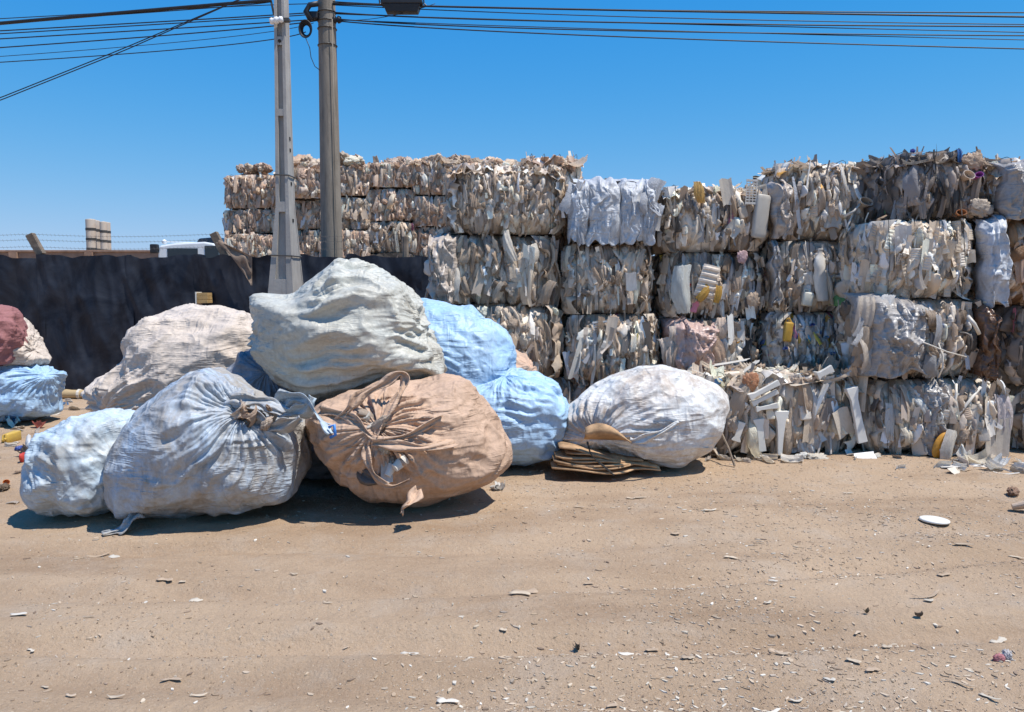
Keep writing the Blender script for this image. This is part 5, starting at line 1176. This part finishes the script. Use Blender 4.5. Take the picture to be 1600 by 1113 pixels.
# larger single shards
SHARD = [(820, 921, 40, .7), (812, 930, 34, .5), (258, 911, 26, .6), (306, 932, 20, .9), (178, 866, 18, .8), (152, 862, 34, .4), (285, 912, 10, .8), (700, 1086, 34, .5), (268, 1060, 32, .3), (640, 1022, 28, .4), (310, 1084, 26, .3), (1452, 936, 16, .7), (1562, 982, 34, .5), (1075, 1029, 22, .6), (1363, 1049, 24, .7), (1334, 1034, 22, .8), (1212, 1010, 22, .8), (1222, 1019, 22, .5), (978, 1016, 24, .5), (1080, 1030, 10, .8), (1019, 996, 22, .5), (956, 1092, 20, .6), (1547, 1080, 30, .3), (1296, 1063, 18, .6), (1450, 929, 56, .12), (1475, 895, 22, .5), (920, 901, 16, .4), (1142, 870, 22, .4), (1208, 906, 14, .7), (1130, 906, 14, .4), (1200, 939, 14, .6), (1385, 1012, 14, .9), (1340, 976, 16, .5), (1395, 997, 18, .4), (1500, 1065, 40, .2), (1150, 1012, 24, .25), (1245, 1085, 22, .4), (1210, 1105, 26, .4), (30, 968, 24, .4), (140, 971, 16, .3), (48, 1008, 16, .5), (70, 1070, 14, .4), (110, 1092, 18, .4), (180, 1093, 28, .3), (540, 1000, 10, .4), (392, 1010, 22, .2), (650, 1023, 18, .4), (786, 983, 12, .9), (458, 902, 14, .3), (460, 904, 10, .6), (512, 945, 16, .3), (1000, 775, 20, .4), (905, 790, 16, .4), (985, 776, 14, .6), (1110, 797, 22, .4), (1055, 833, 14, .8), (1042, 846, 10, .7), (1325, 770, 16, .3), (1505, 853, 30, .3), (1590, 860, 24, .3)]
for k, (px, py, Lp, asp) in enumerate(SHARD):
    p = gnd(px, py); L = max(.03, Lp/1210*p[1]*1.05); mb = MB(); nu, nv = 4, 6; a = cr.uniform(-.5, .5); cv = cr.uniform(.05, .3); P = []
    for j in range(nv):
        v_ = j/(nv-1)-.5; wv = asp*L*cr.uniform(.35, 1.0)*(.4 if j in (0, nv-1) else 1)
        P.append([(v_*L, (i/(nu-1)-.5)*wv+.10*L*math.sin(5*v_+k)*cr.uniform(.8, 1.1), cv*L*v_*v_*1.3+.004+.12*wv*((i/(nu-1)-.5)*2)**2) for i in range(nu)])
    o = link('plastic_shard', grid_mesh('plastic_shard', P, M_RIGID), None, (p[0], p[1], gz(p[0], p[1])+.002), (0, 0, a), (1, 1, 1), shade(cr.choice(CHIPC[:5]), .75, 1.05))
    so = o.modifiers.new('t', 'SOLIDIFY'); so.thickness = .002
    tag(o, 'pale plastic shard lying alone on the dirt', 'plastic shard', 'pale shards on the dirt')
p = gnd(1460, 814); mb = MB(); mb.lathe([(0, .008), (.085, .008), (.095, .006), (.10, .0), (.105, .0), (.104, .012), (.095, .016), (.08, .012), (0, .011)], 28)
tag(mb.build('discarded_plate', M_PALEW, None, True, loc=(p[0], p[1], gz(p[0], p[1])+.006), rot=(R(-1), R(2), 0)), 'round white plastic plate lying alone on the dirt', 'plate')
loose('cup', 'broken_tub', 1592, 798, None, .16, .13, (.58, .44, .32), 'broken tan tub lying on the dirt at the picture edge', 'tub', (R(70), R(20), R(60)), 0, z=.05)
loose('lump', 'dirt_clod', 1582, 773, None, .14, .1, (.36, .22, .15), 'reddish brown clod on the dirt near the broken tan tub', 'clod', (0, 0, 1), 3, z=.025)
loose('lump', 'crumpled_wrapper', 1560, 1026, None, .06, .05, (.66, .28, .30), 'crumpled pink and red wrapper on the dirt', 'wrapper', (0, 0, 0), 1, z=.012)
loose('lump', 'crumpled_wrapper', 1574, 1023, None, .06, .06, (.74, .70, .68), 'crumpled white wrapper beside the pink one on the dirt', 'wrapper', (0, .5, 2), 2, z=.012)
loose('film', 'black_scrap', 903, 998, None, .035, .03, (.03, .035, .035), 'torn black plastic scrap lying on open dirt', 'plastic scrap', (R(70), 0, 1), 3, z=.015)
loose('film', 'dark_scrap', 1355, 957, None, .025, .03, (.07, .06, .04), 'dark scrap among chips on the dirt', 'plastic scrap', (R(80), 0, 2), 4, z=.012)
loose('film', 'dark_scrap', 1436, 962, None, .025, .04, (.08, .06, .045), 'dark bark like scrap beside chips on the dirt', 'plastic scrap', (R(82), 0, 1.3), 6, z=.012)
loose('cup', 'clear_cup', 772, 764, None, .09, .08, (.58, .56, .52), 'clear cup lying by the foot of the tan sack', 'cup', (R(80), 0, 1), 0, z=.03)
loose('film', 'paper_scrap', 783, 763, None, .1, .1, W1, 'white paper scrap by the foot of the tan sack', 'paper', (R(80), 0, 1), 2, z=.012)
for k, (kd, px, py, w_, h_, c_, lab, ct, nm) in enumerate([
  ('tub', 16, 690, .2, .34, (.60, .40, .08), 'yellow canister lying in litter below the far blue sack', 'canister', 'canister'),
  ('bottle', 36, 722, .22, .16, (.55, .06, .05), 'red crushed can in litter beside the small pale blue sack', 'can', 'crushed_can'),
  ('cup', 11, 757, .07, .05, (.75, .22, .04), 'orange bottle cap on the dirt', 'cap', 'bottle_cap'),
  ('bottle', 46, 700, .3, .24, (.6, .6, .58), 'clear crushed bottle next to the yellow canister', 'bottle', 'crushed_bottle'),
  ('film', 20, 664, .16, .42, (.06, .26, .45), 'strip of bright blue film below the far blue sack', 'plastic film', 'blue_film'),
  ('lump', 30, 706, .1, .1, (.08, .15, .5), 'small dark blue lump near the clear bottle', 'plastic scrap', 'blue_scrap'),
  ('film', 62, 665, .1, .2, (.45, .12, .09), 'reddish film scrap in the litter by the far blue sack', 'plastic film', 'red_film'),
  ('film', 48, 715, .1, .24, (.05, .04, .035), 'black film scrap near the small pale blue sack', 'plastic film', 'black_film'),
  ('lump', 5, 765, .14, .1, (.18, .13, .09), 'dark brown clod on the dirt near the orange cap', 'clod', 'dirt_clod')]):
    loose(kd, nm, px, py, None, w_, h_, c_, lab, ct, (R(86), R(90 if kd in ('tub', 'bottle') else 0), R(10*k)), k, z=.05 if kd in ('tub', 'bottle') else .02)
LT = 'loose scraps littering the ground near the far blue sack'
for k in range(70):
    px = cr.choice((cr.uniform(-20, 60), cr.uniform(0, 190), cr.uniform(90, 200))); py = cr.uniform(628, 672) if px > 60 else cr.uniform(655, 790)
    kd = cr.choice(('film', 'lump', 'film', 'strip')); p = gnd(px, py); s = cr.uniform(.05, .14) if py < 700 else cr.uniform(.03, .08)
    o = link('litter_scrap', cr.choice(LIB[kd]), None, (p[0], p[1], gz(p[0], p[1])+.012), (R(86)+cr.gauss(0, .1), cr.uniform(0, 6.3), cr.uniform(0, 6.3)), (s, s*.4, s*1.4), cr.choice(TAUPE+WHITE+BROWN+[(.1, .25, .5)]))
    tag(o, 'small loose scrap littering the ground by the far blue sack', 'litter', LT)
LT = 'loose scraps along the foot of the bales'
for k in range(60):
    px = cr.choice((cr.uniform(1100, 1360), cr.uniform(1360, 1600), cr.uniform(1460, 1600))); py = cr.uniform(712, 742) if px > 1380 else cr.uniform(708, 722)
    kd = cr.choice(('film', 'lump', 'plate', 'strip')); p = gnd(px, py); s = cr.uniform(.05, .13)
    o = link('litter_scrap', cr.choice(LIB[kd]), None, (p[0], p[1], gz(p[0], p[1])+.014), (R(86)+cr.gauss(0, .15), cr.uniform(0, 6.3), cr.uniform(0, 6.3)), (s, s*.5, s*1.7), cr.choice(WHITE+TAUPE[:4]))
    tag(o, 'pale loose scrap on the dirt at the foot of the bales', 'litter', LT)
for k, (px, py, w_, h_) in enumerate(((1486, 734, .2, .26), (1530, 728, .2, .3), (1556, 736, .24, .34), (1508, 722, .22, .26), (1580, 731, .12, .3))):
    loose(('plate', 'film', 'film', 'film', 'strip')[k], 'pale_scrap', px, py, None, w_*.6, h_*.65, (W2, (.7, .62, .48), W1, W1, W2)[k], ('flat cream block on the dirt below the orange disc', 'yellowish crumpled film on dirt below the pale straps', 'large white crumpled film on dirt at the foot of the bale', 'thin white film ruffle under the orange disc', 'thin cream strip on dirt at the foot of the bale')[k], 'plastic scrap', (R(80), 0, R(60+30*k)), k, z=.02)
st = empty('stick', gnd(1148, 727)); tag(st, 'thin dark stick leaning on the bale of white chair parts', 'stick')
mb = MB(); mb.tube([Vector((0, 0, -.01)), Vector(at(1138, 700, 7.72))-st.location, Vector(at(1127, 676, 7.9))-st.location], .012, 6); mb.build('rod', M_WOOD, st)
print('objects', len(bpy.data.objects), 'chips', cnt)
